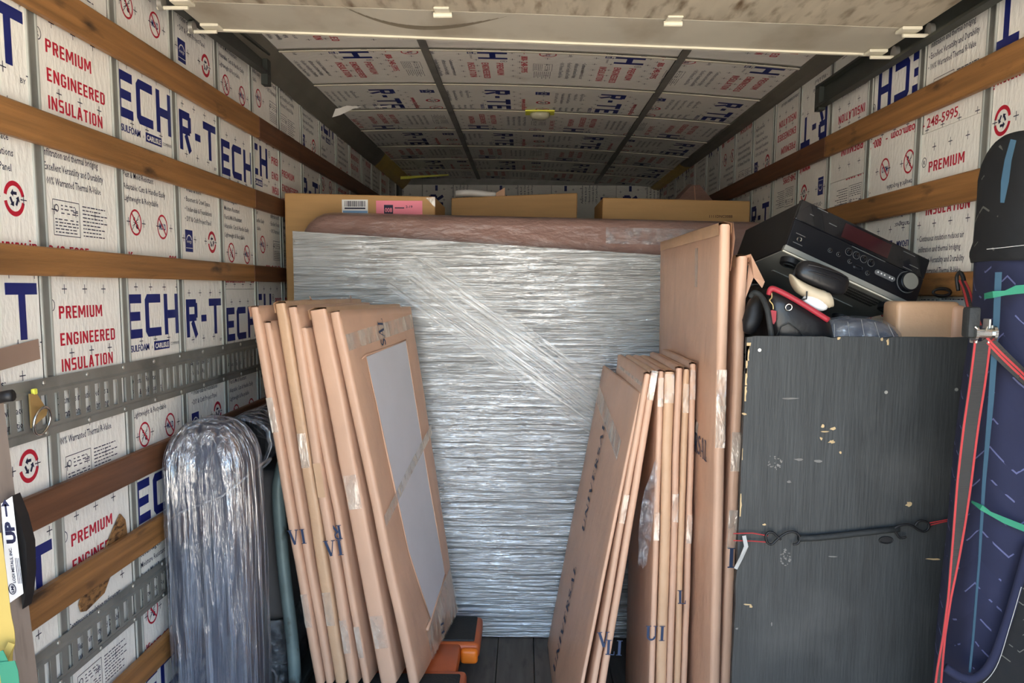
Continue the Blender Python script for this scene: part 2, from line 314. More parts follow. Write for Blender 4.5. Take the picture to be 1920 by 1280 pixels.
def board_print():
    """one repeat of the insulation board's print: list of (verts, faces, material index, layer); v = 0 is the top of the big capitals"""
    E = []
    def put(g, m, layer=0): E.append((g[0], g[1], m, layer))
    def bold(s_, a_, b_, v_, c_, m, d_=.0016):
        if s_.isalpha() and s_.isupper() and m == 2:
            R_, wd = sans(s_)
            for i, (vs, fs) in enumerate(R_): put(([(a_+x*(b_-a_)/wd, v_+y*c_) for x, y in vs], fs), m, .07*(i % 7))
        else:
            for i, q in enumerate((-d_*.6, d_*.6)): put(fit_text(s_, a_+d_+q, b_-d_+q, v_, c_, .004), m, i*.4)
    for k, u, wd in (('R', 0, .10), ('-', .135, .05), ('T', .213, .125), ('E', .362, .10), ('C', .486, .112), ('H', .624, .112)):
        for i_, g in enumerate(bigletters(k, u, 0, wd, .132, .027)): put(g, 1, .1*i_)
    put(ring2(.768, -.018, .0135, .0158, n=16), 3); put(fit_text('R', .762, .774, -.025, .014, .01), 3)
    bold('PREMIUM', .80, 1.018, -.053, .032, 2); bold('ENGINEERED', .80, 1.085, -.121, .032, 2); bold('INSULATION', .80, 1.066, -.187, .032, 2)
    put(fit_text('BY', .315, .337, -.162, .012), 3)
    bold('INSULFOAM', .352, .505, -.172, .021, 1, .0014); put(fit_text('A', .522, .530, -.170, .010), 3)
    put(rect(.540, -.177, .655, -.149), 1); put(fit_text('CARLISLE', .547, .648, -.171, .016, .03), 0, 1); put(fit_text('COMPANY', .664, .735, -.168, .010), 3)
    for i, (a, b, s) in enumerate(((.02, .17, 'Applications:'), (.02, .15, '\u2022 Walls & Roof'), (.02, .23, '\u2022 Basement & Crawl Space'), (.02, .245, '\u2022 Under-slab & Foundations'), (.02, .235, '\u2022 DIY & Craft Project Panel'))):
        put(fit_text(s, a, b+.025, -.234-.034*i, .018, .008, 1), 3)
    for i, (a, b, s) in enumerate(((.38, .52, 'Advantages:'), (.38, .545, '\u2022 Moisture Resistant'), (.38, .57, '\u2022 Pest & Mold Resistant'), (.38, .655, '\u2022 Adaptable: Cuts & Handles Easily'), (.38, .60, '\u2022 Lightweight & Recyclable'))):
        put(fit_text(s, a-.015, b+.01, -.234-.034*i, .018, .008, 1), 3)
    for i, (a, b, s) in enumerate(((.752, 1.035, '\u2022 Continuous insulation reduces air'), (.765, 1.02, 'infiltration and thermal bridging'), (.752, 1.045, '\u2022 Excellent Versatility and Durability'), (.752, 1.03, '\u2022 100% Warranted Thermal R-Value'))):
        put(fit_text(s, a, b+.008, -.268-.034*i, .0195, .008, 1), 3)
    # pictograms
    for cx, kind in ((.447, 'ant'), (.636, 'mold')):
        put(ring2(cx, -.43, .033, .039), 2); 
        if kind == 'ant':
            for dx, dy, r in ((-.009, .010, .006), (0, 0, .005), (.009, -.011, .008)): put(ring2(cx+dx, -.43+dy, 0, r, n=10), 3)
            for sg in (-1, 1):
                for q in (-.012, 0, .012): put(line2(cx, -.43, cx+sg*.02+q*.4, -.43+q+sg*.012, .002), 3)
        else: put(fit_text('MOLD', cx-.024, cx+.024, -.439, .020, .03), 1)
        put(line2(cx-.024, -.405, cx+.024, -.455, .006), 2, 1)
    put(rect(.015, -.475, .08, -.400), 1); put(ring2(.0475, -.442, .022, .026, 20, 165, 14), 0, 1); put(fit_text('energy', .026, .068, -.444, .011), 0, 1); put(rect(.018, -.463, .077, -.461), 0, 1)
    put(ring2(.265, -.43, .029, .040, 12, 168, 18), 2); put(ring2(.265, -.43, .029, .040, 192, 348, 18), 2)
    for k in range(3):
        a = math.radians(90+120*k); c, s_ = math.cos(a), math.sin(a)
        tri = [(-.010, .006), (.004, .006), (.004, .012), (.014, .001), (.004, -.006), (.004, -.001), (-.010, -.001)]
        put(([(.265+(x*-s_+(y+.010)*c), -.43+(x*c+(y+.010)*s_)) for x, y in tri], [(0, 1, 5, 6), (2, 3, 4)]), 3)
    a, b, c, d = .795, -.492, .920, -.405
    for g in (line2(a, b, c, b, .0018), line2(a, d, c, d, .0018), line2(a, b, a, d, .0018), line2(c, b, c, d, .0018)): put(g, 3)
    put(ring2(.812, -.425, .007, .0095, n=14), 3)
    rd = random.Random(3)
    for i, v in enumerate((-.417, -.426, -.436, -.452, -.460, -.468, -.476, -.484)):
        x = .832 if i < 3 else .803
        while x < .905:
            l_ = rd.uniform(.006, .02); put(rect(x, v-.0013, min(x+l_, .912), v+.0013), 3); x += l_+rd.uniform(.004, .014 if i < 4 else .006)
    for i in range(9):
        x = .936; e = rd.uniform(1.02, 1.06)
        while x < e:
            l_ = rd.uniform(.006, .022); put(rect(x, -.412-.0095*i, x+l_, -.4092-.0095*i), 3); x += l_+.004
    bold('www.insulfoam.com', .192, .598, -.548, .031, 2); put(rect(.625, -.537, .640, -.533), 2); bold('800-', .676, .752, -.548, .031, 2); bold('248-5995', .765, .96, -.548, .031, 2)
    for v, off in ((.022, .03), (-.142, .05), (-.43, .0), (-.555, .07), (-.215, .06)):
        for i in range(11):
            u = off+i*.1; put(rect(u-.012, v-.0012, u+.012, v+.0012), 3, 1); put(rect(u-.0012, v-.012, u+.0012, v+.012), 3, 1)
    return E
PRINT = board_print()
PB = [(min(a for a, b in e[0]), max(a for a, b in e[0]), min(b for a, b in e[0]), max(b for a, b in e[0])) for e in PRINT]
def clip_poly(p, ax, lim, keep_ge):
    out = []
    for i in range(len(p)):
        a, b = p[i], p[(i+1) % len(p)]; ia = (a[ax] >= lim) == keep_ge; ib = (b[ax] >= lim) == keep_ge
        if ia: out.append(a)
        if ia != ib:
            t = (lim-a[ax])/(b[ax]-a[ax]); out.append((a[0]+(b[0]-a[0])*t, a[1]+(b[1]-a[1])*t))
    return out
def cut_print(u0, u1, v0, v1, vshift=0.0):
    """what of the print falls on a board cut at u0..u1, v0..v1"""
    out = []
    for k in range(math.floor(u0/U_TILE)-1, math.floor(u1/U_TILE)+2):
        du = k*U_TILE
        for e, (a, b, c, d) in zip(PRINT, PB):
            a_, b_, c_, d_ = a+du, b+du, c+vshift, d+vshift
            if b_ <= u0 or a_ >= u1 or d_ <= v0 or c_ >= v1: continue
            vs = [(x+du, y+vshift) for x, y in e[0]]
            if a_ >= u0 and b_ <= u1 and c_ >= v0 and d_ <= v1: out.append((vs, e[1], e[2], e[3])); continue
            nv = []; nf = []
            for f in e[1]:
                p = [vs[i] for i in f]
                for ax, lim, ge in ((0, u0, True), (0, u1, False), (1, v0, True), (1, v1, False)):
                    p = clip_poly(p, ax, lim, ge)
                    if len(p) < 3: break
                if len(p) >= 3: nf.append(tuple(range(len(nv), len(nv)+len(p)))); nv += p
            if nf: out.append((nv, nf, e[2], e[3]))
    return out
FOAM = ['foam', 'navy', 'red', 'ink']
def printed_board(name, u0, u1, v0, v1, parent, M, thick=.03, rows=(0.0,), bend=None, mesh=None, cuts=1):
    """a cut of insulation board: local x along the print, y up the print, z out of its face"""
    if mesh is None:
        mb = MB(); bz = bend or (lambda y: 0.0)
        ys = [lerp(v0, v1, i/cuts) for i in range(cuts+1)]
        rings = [[(0, y, bz(y)), (u1-u0, y, bz(y)), (u1-u0, y, bz(y)-thick), (0, y, bz(y)-thick)] for y in ys]
        mb.loft(rings)
        for r in rows:
            for vs, fs, m, ly in cut_print(u0, u1, v0, v1, r):
                mb.add([(x-u0, y, bz(y)+.0007+.0005*ly) for x, y in vs], fs, m)
        me = bpy.data.meshes.new(name); me.from_pydata(mb.v, [], mb.f)
        for q in FOAM: me.materials.append(MATS[q])
        me.polygons.foreach_set('material_index', mb.m); me.update(); mesh = me
    o = bpy.data.objects.new(name, mesh); COL.objects.link(o); o.parent = parent
    o.matrix_local = Matrix.Translation(-ORG[parent.name]) @ M; return o
def frame(o, x, y, z):
    return Matrix(((x[0], y[0], z[0], o[0]), (x[1], y[1], z[1], o[1]), (x[2], y[2], z[2], o[2]), (0, 0, 0, 1)))

# ------------------------------------------------------------------ truck body
XL, XR, Y0, Y1, ZC, CROWN = -1.22, 1.22, .30, 8.12, 2.50, .075
def arch(x): return 2.584 - .030*x - .026*x*x
structure(MB().box((XL-.06, Y0, -.10), (XL-.035, Y1+.05, 2.68)).build('wall_left', 'steel'))
structure(MB().box((XR+.035, Y0, -.10), (XR+.06, Y1+.05, 2.68)).build('wall_right', 'steel'))
structure(MB().box((XL-.06, Y1+.032, -.10), (XR+.06, Y1+.055, 2.68)).build('wall_front', 'steel'))
structure(MB().box((XL-.06, Y0, 2.665), (XR+.06, Y1+.05, 2.685)).build('ceiling', 'steel'))
structure(MB().box((XL-.034, Y0, -.14), (XR+.034, Y1+.03, -.03)).build('floor', 'floor_wood'))
WL, WR, WF, CE, FL = [bpy.data.objects[n] for n in ('wall_left', 'wall_right', 'wall_front', 'ceiling', 'floor')]
structure(MB().box((-40, -60, -1.15), (40, 40, -1.10)).build('ground_outside', 'concrete'))
# floor planks
pw = .1568
me = None
for i in range(16):
    x0 = -1.2544+i*pw
    o = MB().bbox((x0+.0015, Y0, -.03), (x0+pw-.0015, Y1, random.uniform(-.0012, 0)), .002, seg=1).build('floor_plank', 'floor_wood', FL)

# --- left wall: studs, boards, slats, tracks
LY = [2.026+.4064*k for k in range(-3, 15)]
def stud_mesh(parent, y, x, sgn, z1=2.52):
    mb = MB(); mb.box((min(x, x-.03*sgn), y, 0), (max(x, x-.03*sgn), y+.046, z1)); mb.box((min(x-.002*sgn, x+.0052*sgn), y+.0, 0), (max(x-.002*sgn, x+.0052*sgn), y+.005, z1), 1); mb.box((min(x-.002*sgn, x+.004*sgn), y+.041, 0), (max(x-.002*sgn, x+.004*sgn), y+.046, z1), 1)
    return mb.build('stud', ['steel', 'stud_lip'], parent)
for y in LY[1:]:
    if y < Y1-.06: stud_mesh(WL, y, XL, 1)
# per column: tile u at the column's near edge, tops of the big capitals in each row
LCOL = {-2: (.2, [2.79, 2.17, 1.55, .94, .33]), -1: (.75, [2.79, 2.17, 1.55, .94, .33]),
        0: (None, [2.80, 2.187, 1.566, .938, .33]), 1: (None, [2.80, 2.178, 1.530, .940, .34]), 2: (None, [2.805, 2.180, 1.536, .970, .36]),
        3: (None, [2.79, 2.155, 1.516, .95, .34]), 4: (None, [2.77, 2.125, 1.478, .90, .30]), 5: (None, [2.81, 2.178, 1.53, .93, .33]),
        6: (None, [2.79, 2.141, 1.53, .93, .33]), 7: (None, [2.76, 2.137, 1.5, .9, .3])}
LU = {0: 1.68, 1: 1.31, 2: 2.106, 3: 2.905, 4: 2.93, 5: 3.155, 6: 3.315, 7: 4.49, 8: 4.5, 9: 5.0, 10: 4.95, 11: 5.5, 12: 6.2, 13: 6.1, 14: 6.9}
for k in range(-2, 15):
    y0 = 2.026+.4064*(k-1)+.046; y1 = min(2.026+.4064*k, Y1-.002)
    if y0 >= Y1-.05: continue
    if k in LCOL: rows = LCOL[k][1]; u0 = LCOL[k][0] if LCOL[k][0] is not None else y0-LU[k]
    else: rows = [2.62+.09*math.sin(k*2.3), 2.0, 1.38, .77, .2]; u0 = y0-LU.get(k, y0)
    edges = [r+.072 for r in rows[1:]]
    for i, r in enumerate(rows):
        top = min(2.50, rows[i]+.072) if i else 2.50
        bot = rows[i+1]+.074 if i+1 < len(rows) else .002
        if k > 7 and i > 1: continue
        if top-bot < .05: continue
        printed_board('insulation_panel', u0, u0+(y1-y0), bot-r, top-r, WL, frame((XL+random.uniform(-.003, .001), y0, r), (0, 1, 0), (0, 0, 1), (1, 0, 0)))
    if k > 7: MB().box((XL-.03, y0, .002), (XL, y1, rows[2]+.072)).build('insulation_panel', 'foam', WL)
def slat(parent, side, z0, z1, y0, y1, m, dz=0.0):
    x = XL+.0055 if side < 0 else XR-.0055
    a, b = (x, x+.022) if side < 0 else (x-.022, x)
    return MB().bbox((a, y0, z0), (b, y1-.002, z1), .004, seg=1).build('wood_slat', m, parent)
for z0, z1, cuts in ((2.196, 2.286, (Y0, 3.70, 8.1)), (1.892, 1.972, (Y0, 3.62, 8.1)), (1.583, 1.652, (Y0, 3.58, 8.1)), (.988, 1.071, (Y0, 3.1, 5.2)), (.757, .840, (Y0, 3.1, 5.2)), (.363, .446, (Y0, 3.1, 5.2))):
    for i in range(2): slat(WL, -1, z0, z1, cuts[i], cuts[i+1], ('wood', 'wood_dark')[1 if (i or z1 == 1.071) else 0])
def track(parent, side, z0, z1, y0, y1):
    """pressed steel logistic track with a row of upright slots, flanged and riveted"""
    mb = MB(); sg = 1 if side < 0 else -1; xb = (XL if side < 0 else XR)+sg*.0065; xf = xb+sg*.0045; xl = xf-sg*.002
    h = z1-z0; zf0, zf1 = z0+h*.17, z1-h*.22; s0, s1 = z0+h*.22, z1-h*.28
    pitch, sw = .0508, .026; n = int((y1-y0)/pitch)
    def q(a, b, c, d): mb.add([a, b, c, d], [(0, 1, 2, 3) if sg > 0 else (3, 2, 1, 0)])
    for i in range(n):
        ya = y0+i*pitch; yb = ya+pitch; sa = ya+(pitch-sw)/2; sb = sa+sw
        q((xb, ya, z0), (xb, yb, z0), (xb, yb, zf0-.006), (xb, ya, zf0-.006)); q((xb, ya, zf0-.006), (xb, yb, zf0-.006), (xf, yb, zf0), (xf, ya, zf0))
        q((xf, ya, zf0), (xf, yb, zf0), (xf, yb, s0), (xf, ya, s0)); q((xf, ya, s1), (xf, yb, s1), (xf, yb, zf1), (xf, ya, zf1))
        q((xf, ya, s0), (xf, sa, s0), (xf, sa, s1), (xf, ya, s1)); q((xf, sb, s0), (xf, yb, s0), (xf, yb, s1), (xf, sb, s1))
        q((xf, ya, zf1), (xf, yb, zf1), (xb, yb, zf1+.006), (xb, ya, zf1+.006)); q((xb, ya, zf1+.006), (xb, yb, zf1+.006), (xb, yb, z1), (xb, ya, z1))
        # slot lips folded back
        q((xf, sa, s0), (xl, sa, s0), (xl, sa, s1), (xf, sa, s1)); q((xl, sb, s0), (xf, sb, s0), (xf, sb, s1), (xl, sb, s1)); q((xl, sa, s1), (xl, sb, s1), (xf, sb, s1), (xf, sa, s1)); q((xf, sa, s0), (xf, sb, s0), (xl, sb, s0), (xl, sa, s0))
    t = mb.build('logistic_track', 'steel', parent)
    for i in range(int((y1-1.4)/.203)):
        y = 1.4+i*.2032
        for z in (z0+h*.07, z1-h*.08): 
            r = MB().tube([(xb, y, z), (xb+sg*.003, y, z), (xb+sg*.0045, y, z)], [.007, .006, .002], 8).build('rivet', 'steel_bright', t, True)
    return t
track(WL, -1, 1.195, 1.338, Y0, 4.0); track(WL, -1, .560, .682, Y0, 4.0); track(WR, 1, 1.15, 1.29, Y0, 4.0); track(WR, 1, .56, .68, Y0, 4.0)
# torn facing patched with brown tape on the first board
MB().ribbon([(XL+.0035, 1.70, 1.385), (XL+.0035, 1.86, 1.397), (XL+.0035, 2.005, 1.409)], (0, 0, 1), .048).build('tape_patch', 'brown_tape', WL)

# --- right wall
RYs = [2.438+.4064*k for k in range(-3, 14)]
for y in RYs:
    if Y0 < y-.046 < Y1-.06: stud_mesh(WR, y-.046, XR, -1)
# column: (flip, u at Y ref, Y ref, rows)
RCOL = {-3: (1, .0, 1.22, [2.2, 1.58, .96, .34]), -2: (0, .1, 1.98, [2.62, 1.99, 1.37, .75, .13]),
        -1: (1, .265, 2.338, [2.203, 1.584, .96, .34]), 0: (0, .80, 2.74, [2.622, 1.985, 1.36, .74, .12]), 1: (1, .735, 3.17, [2.205, 1.557, .94, .32]),
        2: (1, .80, 3.28, [2.075, 1.476, .86, .25]), 3: (1, 0, 3.68, [2.207, 1.57, .95, .33]), 4: (1, .78, 4.09, [2.21, 1.56, .94, .32]),
        5: (0, .36, 4.47, [2.66, 2.02, 1.4, .78]), 6: (0, 1.06, 4.90, [2.66, 2.02]), 7: (1, .40, 5.28, [1.95, 1.3]), 8: (0, .30, 5.70, [2.6, 1.98]), 9: (1, .0, 6.1, [2.15, 1.5]), 10: (0, .9, 6.55, [2.6, 1.98]), 11: (0, .3, 6.95, [2.6, 1.98]), 12: (1, .3, 7.33, [2.2, 1.6]), 13: (0, .9, 7.8, [2.6, 1.98])}
for k, (flip, uu, yr, rows) in RCOL.items():
    y0 = 2.438+.4064*k; y1 = min(y0+.4064-.046, Y1-.002)
    if y1 <= Y0+.3 or y0 > Y1-.05: continue
    ya = max(y0, Y0)
    if not flip:      # reads towards the door
        u0 = uu+(yr-y1); u1 = uu+(yr-ya); lowest = 2.5
        for i, r in enumerate(rows):
            top = 2.50 if i == 0 else r+.072; bot = rows[i+1]+.074 if i+1 < len(rows) else (.002 if r < .8 else r-.54)
            lowest = bot
            printed_board('insulation_panel', u0, u1, bot-r, top-r, WR, frame((XR+random.uniform(-.001, .003), y1, r), (0, -1, 0), (0, 0, 1), (-1, 0, 0)))
    else:             # board fixed upside down
        u0 = uu+(ya-yr); u1 = uu+(y1-yr); prev = 2.50
        for i, r in enumerate([rows[0]+.62]+rows):
            # print runs upwards from r; board covers r-.072 .. r+.55
            top = prev; bot = r-.072
            if top-bot < .03: prev = min(prev, bot-.002); continue
            printed_board('insulation_panel', u0, u1, r-top, r-bot, WR, frame((XR+random.uniform(-.001, .003), ya, r), (0, 1, 0), (0, 0, -1), (-1, 0, 0)))
            prev = bot-.002
        lowest = prev
    if lowest > .06: MB().box((XR, ya, .002), (XR+.03, y1, lowest-.002)).build('insulation_panel', 'foam', WR)
for z0, z1, cuts in ((2.112, 2.196, (Y0, 3.62, 8.1)), (1.812, 1.897, (Y0, 3.55, 8.1)), (1.545, 1.616, (Y0, 3.4, 8.1)), (.93, 1.01, (Y0, 3.1, 5.2)), (.36, .44, (Y0, 3.1, 5.2))):
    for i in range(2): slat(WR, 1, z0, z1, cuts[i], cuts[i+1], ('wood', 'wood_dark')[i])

# --- front wall: boards turned on their side
for i in range(-1, 4):
    xf_ = -.96+.61*i; v0, v1 = max(-.545, xf_-1.215), min(.06, xf_+1.215)     # print reads up the wall, tops to the left
    if v1-v0 > .03: printed_board('insulation_panel', -.72, .19, v0, v1, WF, frame((xf_, Y1, 1.62), (0, 0, 1), (-1, 0, 0), (0, -1, 0)))
MB().box((-1.20, Y1, .002), (1.22, Y1+.03, 1.615)).build('insulation_panel', 'foam', WF)

# --- ceiling: bows, joints and boards between them
BOW = [3.80+.62*k for k in range(-5, 7)]
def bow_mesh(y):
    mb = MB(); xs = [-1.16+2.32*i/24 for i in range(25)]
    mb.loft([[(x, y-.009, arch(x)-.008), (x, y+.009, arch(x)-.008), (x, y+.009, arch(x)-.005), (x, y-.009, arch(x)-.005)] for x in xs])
    mb.loft([[(x, y-.024, arch(x)-.003), (x, y-.009, arch(x)-.003), (x, y-.009, arch(x)+.001), (x, y-.024, arch(x)+.001)] for x in xs], 1)  # dark strip on the near side: shade of the gap put into colour
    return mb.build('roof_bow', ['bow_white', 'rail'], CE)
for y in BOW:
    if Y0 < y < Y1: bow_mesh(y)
SEG = ((-1.155, -.505), (-.475, .600), (.630, 1.155)); cm = {}
for bi in range(len(BOW)):
    ya = BOW[bi]; yb = BOW[bi+1] if bi+1 < len(BOW) else Y1
    if ya < Y0: continue
    kind = 0 if bi < 6 else 1 if bi == 6 else (2 if (bi-5) % 2 == 0 else 1)
    for si, (xa, xb) in enumerate(SEG):
        L = yb-ya-.004; key = (kind, si, round(L, 3)); y0 = ya+.002
        bend = (lambda y: -(arch(y)-arch(0))) if kind in (0, 1) else (lambda y: -(arch(-y)-arch(0)))
        if kind in (0, 1):   # reads away from the door, top towards the right wall
            u0 = .59 if kind == 0 else -.125
            M = frame((0, y0, arch(0)), (0, 1, 0), (1, 0, 0), (0, 0, -1))
            rows = [-.137+.61*r for r in range(-3, 4)]
            o = printed_board('ceiling_panel', u0, u0+L, xa, xb, CE, M, .02, rows, bend, cm.get(key), 10)
        else:
            u0 = .60
            M = frame((0, y0+L, arch(0)), (0, -1, 0), (-1, 0, 0), (0, 0, -1))
            rows = [-.189+.61*r for r in range(-3, 4)]
            o = printed_board('ceiling_panel', u0, u0+L, -xb, -xa, CE, M, .02, rows, bend, cm.get(key), 10)
        cm[key] = o.data
for xj in (-.49, .615):
    MB().box((xj-.017, Y0, arch(xj)-.012), (xj+.017, Y1, arch(xj)-.009)).build('joint_strip', 'steel', CE)
# top rails along both walls, dark steel; yellow of the far ends stands in for daylight glow
for sg, nm in ((-1, 'trim_1'), (1, 'trim_2')):
    def railx(mb, ya, yb):
        x = 1.222
        zt_ = arch(sg*1.14); prof = [(x, 2.495), (x, zt_+.03), (1.13, zt_+.03), (1.13, zt_-.012), (1.165, (zt_+2.49)/2-.014), (1.205, 2.488)]
        mb.loft([[(sg*a, y, b) for a, b in (prof if sg < 0 else prof[::-1])] for y in (ya, yb)])
    mb = MB(); railx(mb, Y0, 6.6); t = structure(mb.build(nm, 'rail'))
    mb = MB(); railx(mb, 6.6, 8.1); mb.build('rail_end', 'yellow_glow', t)
# torn facing of a ceiling board hanging by the left rail
mb = MB(); n = 7
pts = [[(P(590+24*i, 172+10*math.sin(i*.5)+j*(18-2.4*abs(i-3))/1.0, Y=4.92+.02*j).x, 4.92+.02*j, P(590+24*i, 203+6*math.sin(i*1.3)-(i*2)+j*9*(1-i/8), Y=4.92+.02*j).z) for i in range(n)] for j in range(3)]
mb.loft(pts, cap=False, closed=False); mb.build('torn_facing', 'foam', CE, True)
# added strip at the far left of the ceiling, coloured as daylight glowing through
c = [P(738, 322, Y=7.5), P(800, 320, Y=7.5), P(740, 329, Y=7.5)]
MB().hexa([(-1.14, 7.49, 2.50), (-.72, 7.49, 2.535), (-.72, 7.51, 2.535), (-1.14, 7.51, 2.50), (-1.14, 7.49, 2.525), (-.72, 7.49, 2.545), (-.72, 7.51, 2.545), (-1.14, 7.51, 2.525)]).build('glow_strip', 'yellow_neon', CE)

# --- dome light on the ceiling
lp = thing('ceiling_light', (.03, 5.045, arch(.03)-.004), 'oval ceiling lamp with grey lens on a plate coloured as yellow daylight glow under the roof', 'lamp')
MB().bbox((-.055, 4.985, arch(0)-.012), (.115, 5.105, arch(0)-.004), .003).build('base_plate', 'yellow_neon', lp)  # plate's yellow stands in for daylight leaking round the lamp
mb = MB(); zt = arch(0)-.012
mb.loft([[(.03+.058*k*math.cos(a), 5.045+.05*k*math.sin(a), zt-d) for a in [-2*math.pi*i/20 for i in range(20)]] for k, d in ((1, 0), (1, .014), (.9, .026), (.6, .034), (.05, .037))])
mb.build('lens', 'lens_grey', lp, True)

# --- roll-up door lying under the roof
D = MB()
def dz(x): return 2.418-.034*(x+1.1)
DX = 1.125
def dslab(mb, ya, yb, th=.022):
    mb.hexa([(-DX, ya, dz(-DX)), (DX, ya, dz(DX)), (DX, yb, dz(DX)), (-DX, yb, dz(-DX)), (-DX, ya, dz(-DX)+th), (DX, ya, dz(DX)+th), (DX, yb, dz(DX)+th), (-DX, yb, dz(-DX)+th)])
door = bpy.data.objects.new('door_1', None); COL.objects.link(door); door.location = (0, 1.6, 2.38); ORG['door_1'] = Vector((0, 1.6, 2.38)); structure(door)
tag(door, 'white roll-up truck door lying open under the roof', None)
for ya, yb, m in ((2.655, 2.93, 'door_paint'), (2.20, 2.65, 'door_dirty'), (1.745, 2.195, 'door_dirty'), (1.29, 1.74, 'door_paint'), (.835, 1.285, 'door_paint'), (.38, .83, 'door_paint')):
    mb = MB(); dslab(mb, ya, yb); mb.build('door_panel', m, door)
mb = MB(); arc = [(lerp(640, 950, i/20), 20+36*math.sin(math.pi*(i/20)**.9)+10*i/20) for i in range(21)]
for (ax_, ay_), (bx_, by_), i in zip(arc, arc[1:], range(20)):
    th = 7*math.sin(math.pi*(i+.5)/20); q_ = [P(ax_, ay_, Z=2.385), P(bx_, by_, Z=2.385), P(bx_, by_-th, Z=2.385), P(ax_, ay_-th, Z=2.385)]
    mb.add([(v.x, v.y, dz(v.x)-.0008) for v in q_], [(0, 1, 2, 3)])
mb.build('scuff_mark', 'scuff', door)
mb = MB(); mb.hexa([(-DX, 2.925, dz(-DX)-.006), (DX, 2.925, dz(DX)-.006), (DX, 2.94, dz(DX)-.006), (-DX, 2.94, dz(-DX)-.006), (-DX, 2.925, dz(-DX)+.026), (DX, 2.925, dz(DX)+.026), (DX, 2.94, dz(DX)+.026), (-DX, 2.94, dz(-DX)+.026)]); mb.build('door_edge', 'bow_white', door)
for px, py in ((828, 25), (1257, 42)):
    x = P(px, py, Z=2.375).x; y = 2.655
    h = MB().bbox((x-.024, y-.045, dz(x)-.007), (x+.024, y+.03, dz(x)), .004).tube([(x-.028, y+.004, dz(x)-.010), (x+.028, y+.004, dz(x)-.010)], .008, 8).build('hinge', 'bow_white', door)
    MB().box((x-.008, y+.012, dz(x)-.009), (x+.008, y+.022, dz(x)-.006)).build('hinge_slot', 'ink', h)
for sg in (-1, 1):
    for y in (2.66, 2.90, 2.21):
        x = sg*DX; z = dz(x)
        MB().bbox((min(x, x-sg*.06), y-.035, z-.010), (max(x, x-sg*.06), y+.02, z), .003).tube([(x-sg*.045, y, z-.018), (sg*1.175, y, z-.018+.0)], .006, 8).build('roller_bracket', 'bow_white', door)
        MB().disc((sg*1.155, y, z-.004), (sg, 0, 0), .022, .014, 16).build('roller', 'steel_bright', door, True, angle=40)
    yend = 3.72 if sg < 0 else 3.62; zo = dz(sg*1.15)+.012+(.04 if sg < 0 else .0)
    pr = [(1.178, -.045), (1.178, .045), (1.145, .045), (1.145, .036), (1.170, .036), (1.170, -.036), (1.145, -.036), (1.145, -.045)]
    mb = MB(); mb.loft([[(sg*a, y, zo+b+(y-2.6)*.03*(1 if sg < 0 else 0)) for a, b in (pr if sg < 0 else pr[::-1])] for y in (Y0+.02, yend)])
    mb.build('door_track', 'steel_dark', door)
    MB().box((sg*1.178 if sg < 0 else 1.150, yend-.03, zo-.055), (-1.150 if sg < 0 else 1.178, yend+.02, zo+.05)).build('track_stop', 'steel_dark', door)

# ------------------------------------------------------------------ paper-wrapped flat boxes
def serif(word):
    """Roman capitals with thick and thin strokes: verts, faces for cap height 1"""
    V = []; F = []; x = 0.0
    def put(g): o = len(V); V.extend(g[0]); F.extend(tuple(i+o for i in f) for f in g[1])
    TK, TN, SF = .17, .06, .045
    def ser(cx, y, wd): put(rect(cx-wd/2, y, cx+wd/2, y+SF))
    for ch in word:
        if ch == 'U':
            put(rect(x+.10, .3, x+.10+TK, 1)); put(rect(x+.62, .3, x+.62+TN, 1)); put(ring2(x+.39, .3, .17, .29, 180, 360, 12)); ser(x+.18, 1-SF, .36); ser(x+.65, 1-SF, .28); x += .88
        elif ch == 'N':
            put(rect(x+.10, 0, x+.10+TN, 1)); put(rect(x+.66, 0, x+.66+TN, 1)); put(line2(x+.14, 1, x+.68, .04, TK)); ser(x+.13, 0, .28); ser(x+.69, 1-SF, .28); ser(x+.10, 1-SF, .2); x += .9
        elif ch == 'I': put(rect(x+.12, 0, x+.12+TK, 1)); ser(x+.2, 0, .36); ser(x+.2, 1-SF, .36); x += .46
        elif ch == 'V': put(line2(x+.14, 1, x+.40, 0, TK)); put(line2(x+.66, 1, x+.42, 0, TN)); ser(x+.16, 1-SF, .34); ser(x+.66, 1-SF, .26); x += .84
        elif ch == 'E':
            put(rect(x+.12, 0, x+.12+TK, 1)); 
            for y, wd in ((0, .58), (.49, .46), (1-TN, .56)): put(rect(x+.04, y, x+wd, y+TN))
            put(rect(x+.53, 0, x+.58, .22)); put(rect(x+.51, .8, x+.56, 1)); x += .72
        elif ch == 'R':
            put(rect(x+.12, 0, x+.12+TK, 1)); ser(x+.2, 0, .36); put(rect(x+.04, 1-TN, x+.36, 1)); put(rect(x+.2, .47, x+.36, .47+TN)); put(ring2(x+.34, .735, .17, .27, -90, 90, 12)); put(line2(x+.34, .49, x+.66, 0, TK*.9)); ser(x+.68, 0, .2); x += .82
        elif ch == 'S':
            put(ring2(x+.28, .72, .14, .26, 30, 250, 14)); put(ring2(x+.28, .28, .14, .27, -150, 70, 14)); put(line2(x+.18, .54, x+.40, .44, TK)); x += .62
        elif ch == 'A': put(line2(x+.10, 0, x+.38, 1, TN)); put(line2(x+.66, 0, x+.40, 1, TK)); put(rect(x+.2, .3, x+.58, .3+TN)); ser(x+.10, 0, .26); ser(x+.66, 0, .34); x += .84
        elif ch == 'L': put(rect(x+.12, 0, x+.12+TK, 1)); ser(x+.2, 1-SF, .36); put(rect(x+.04, 0, x+.6, TN)); put(rect(x+.55, 0, x+.6, .26)); x += .7
        else: x += .4
    return V, F, x
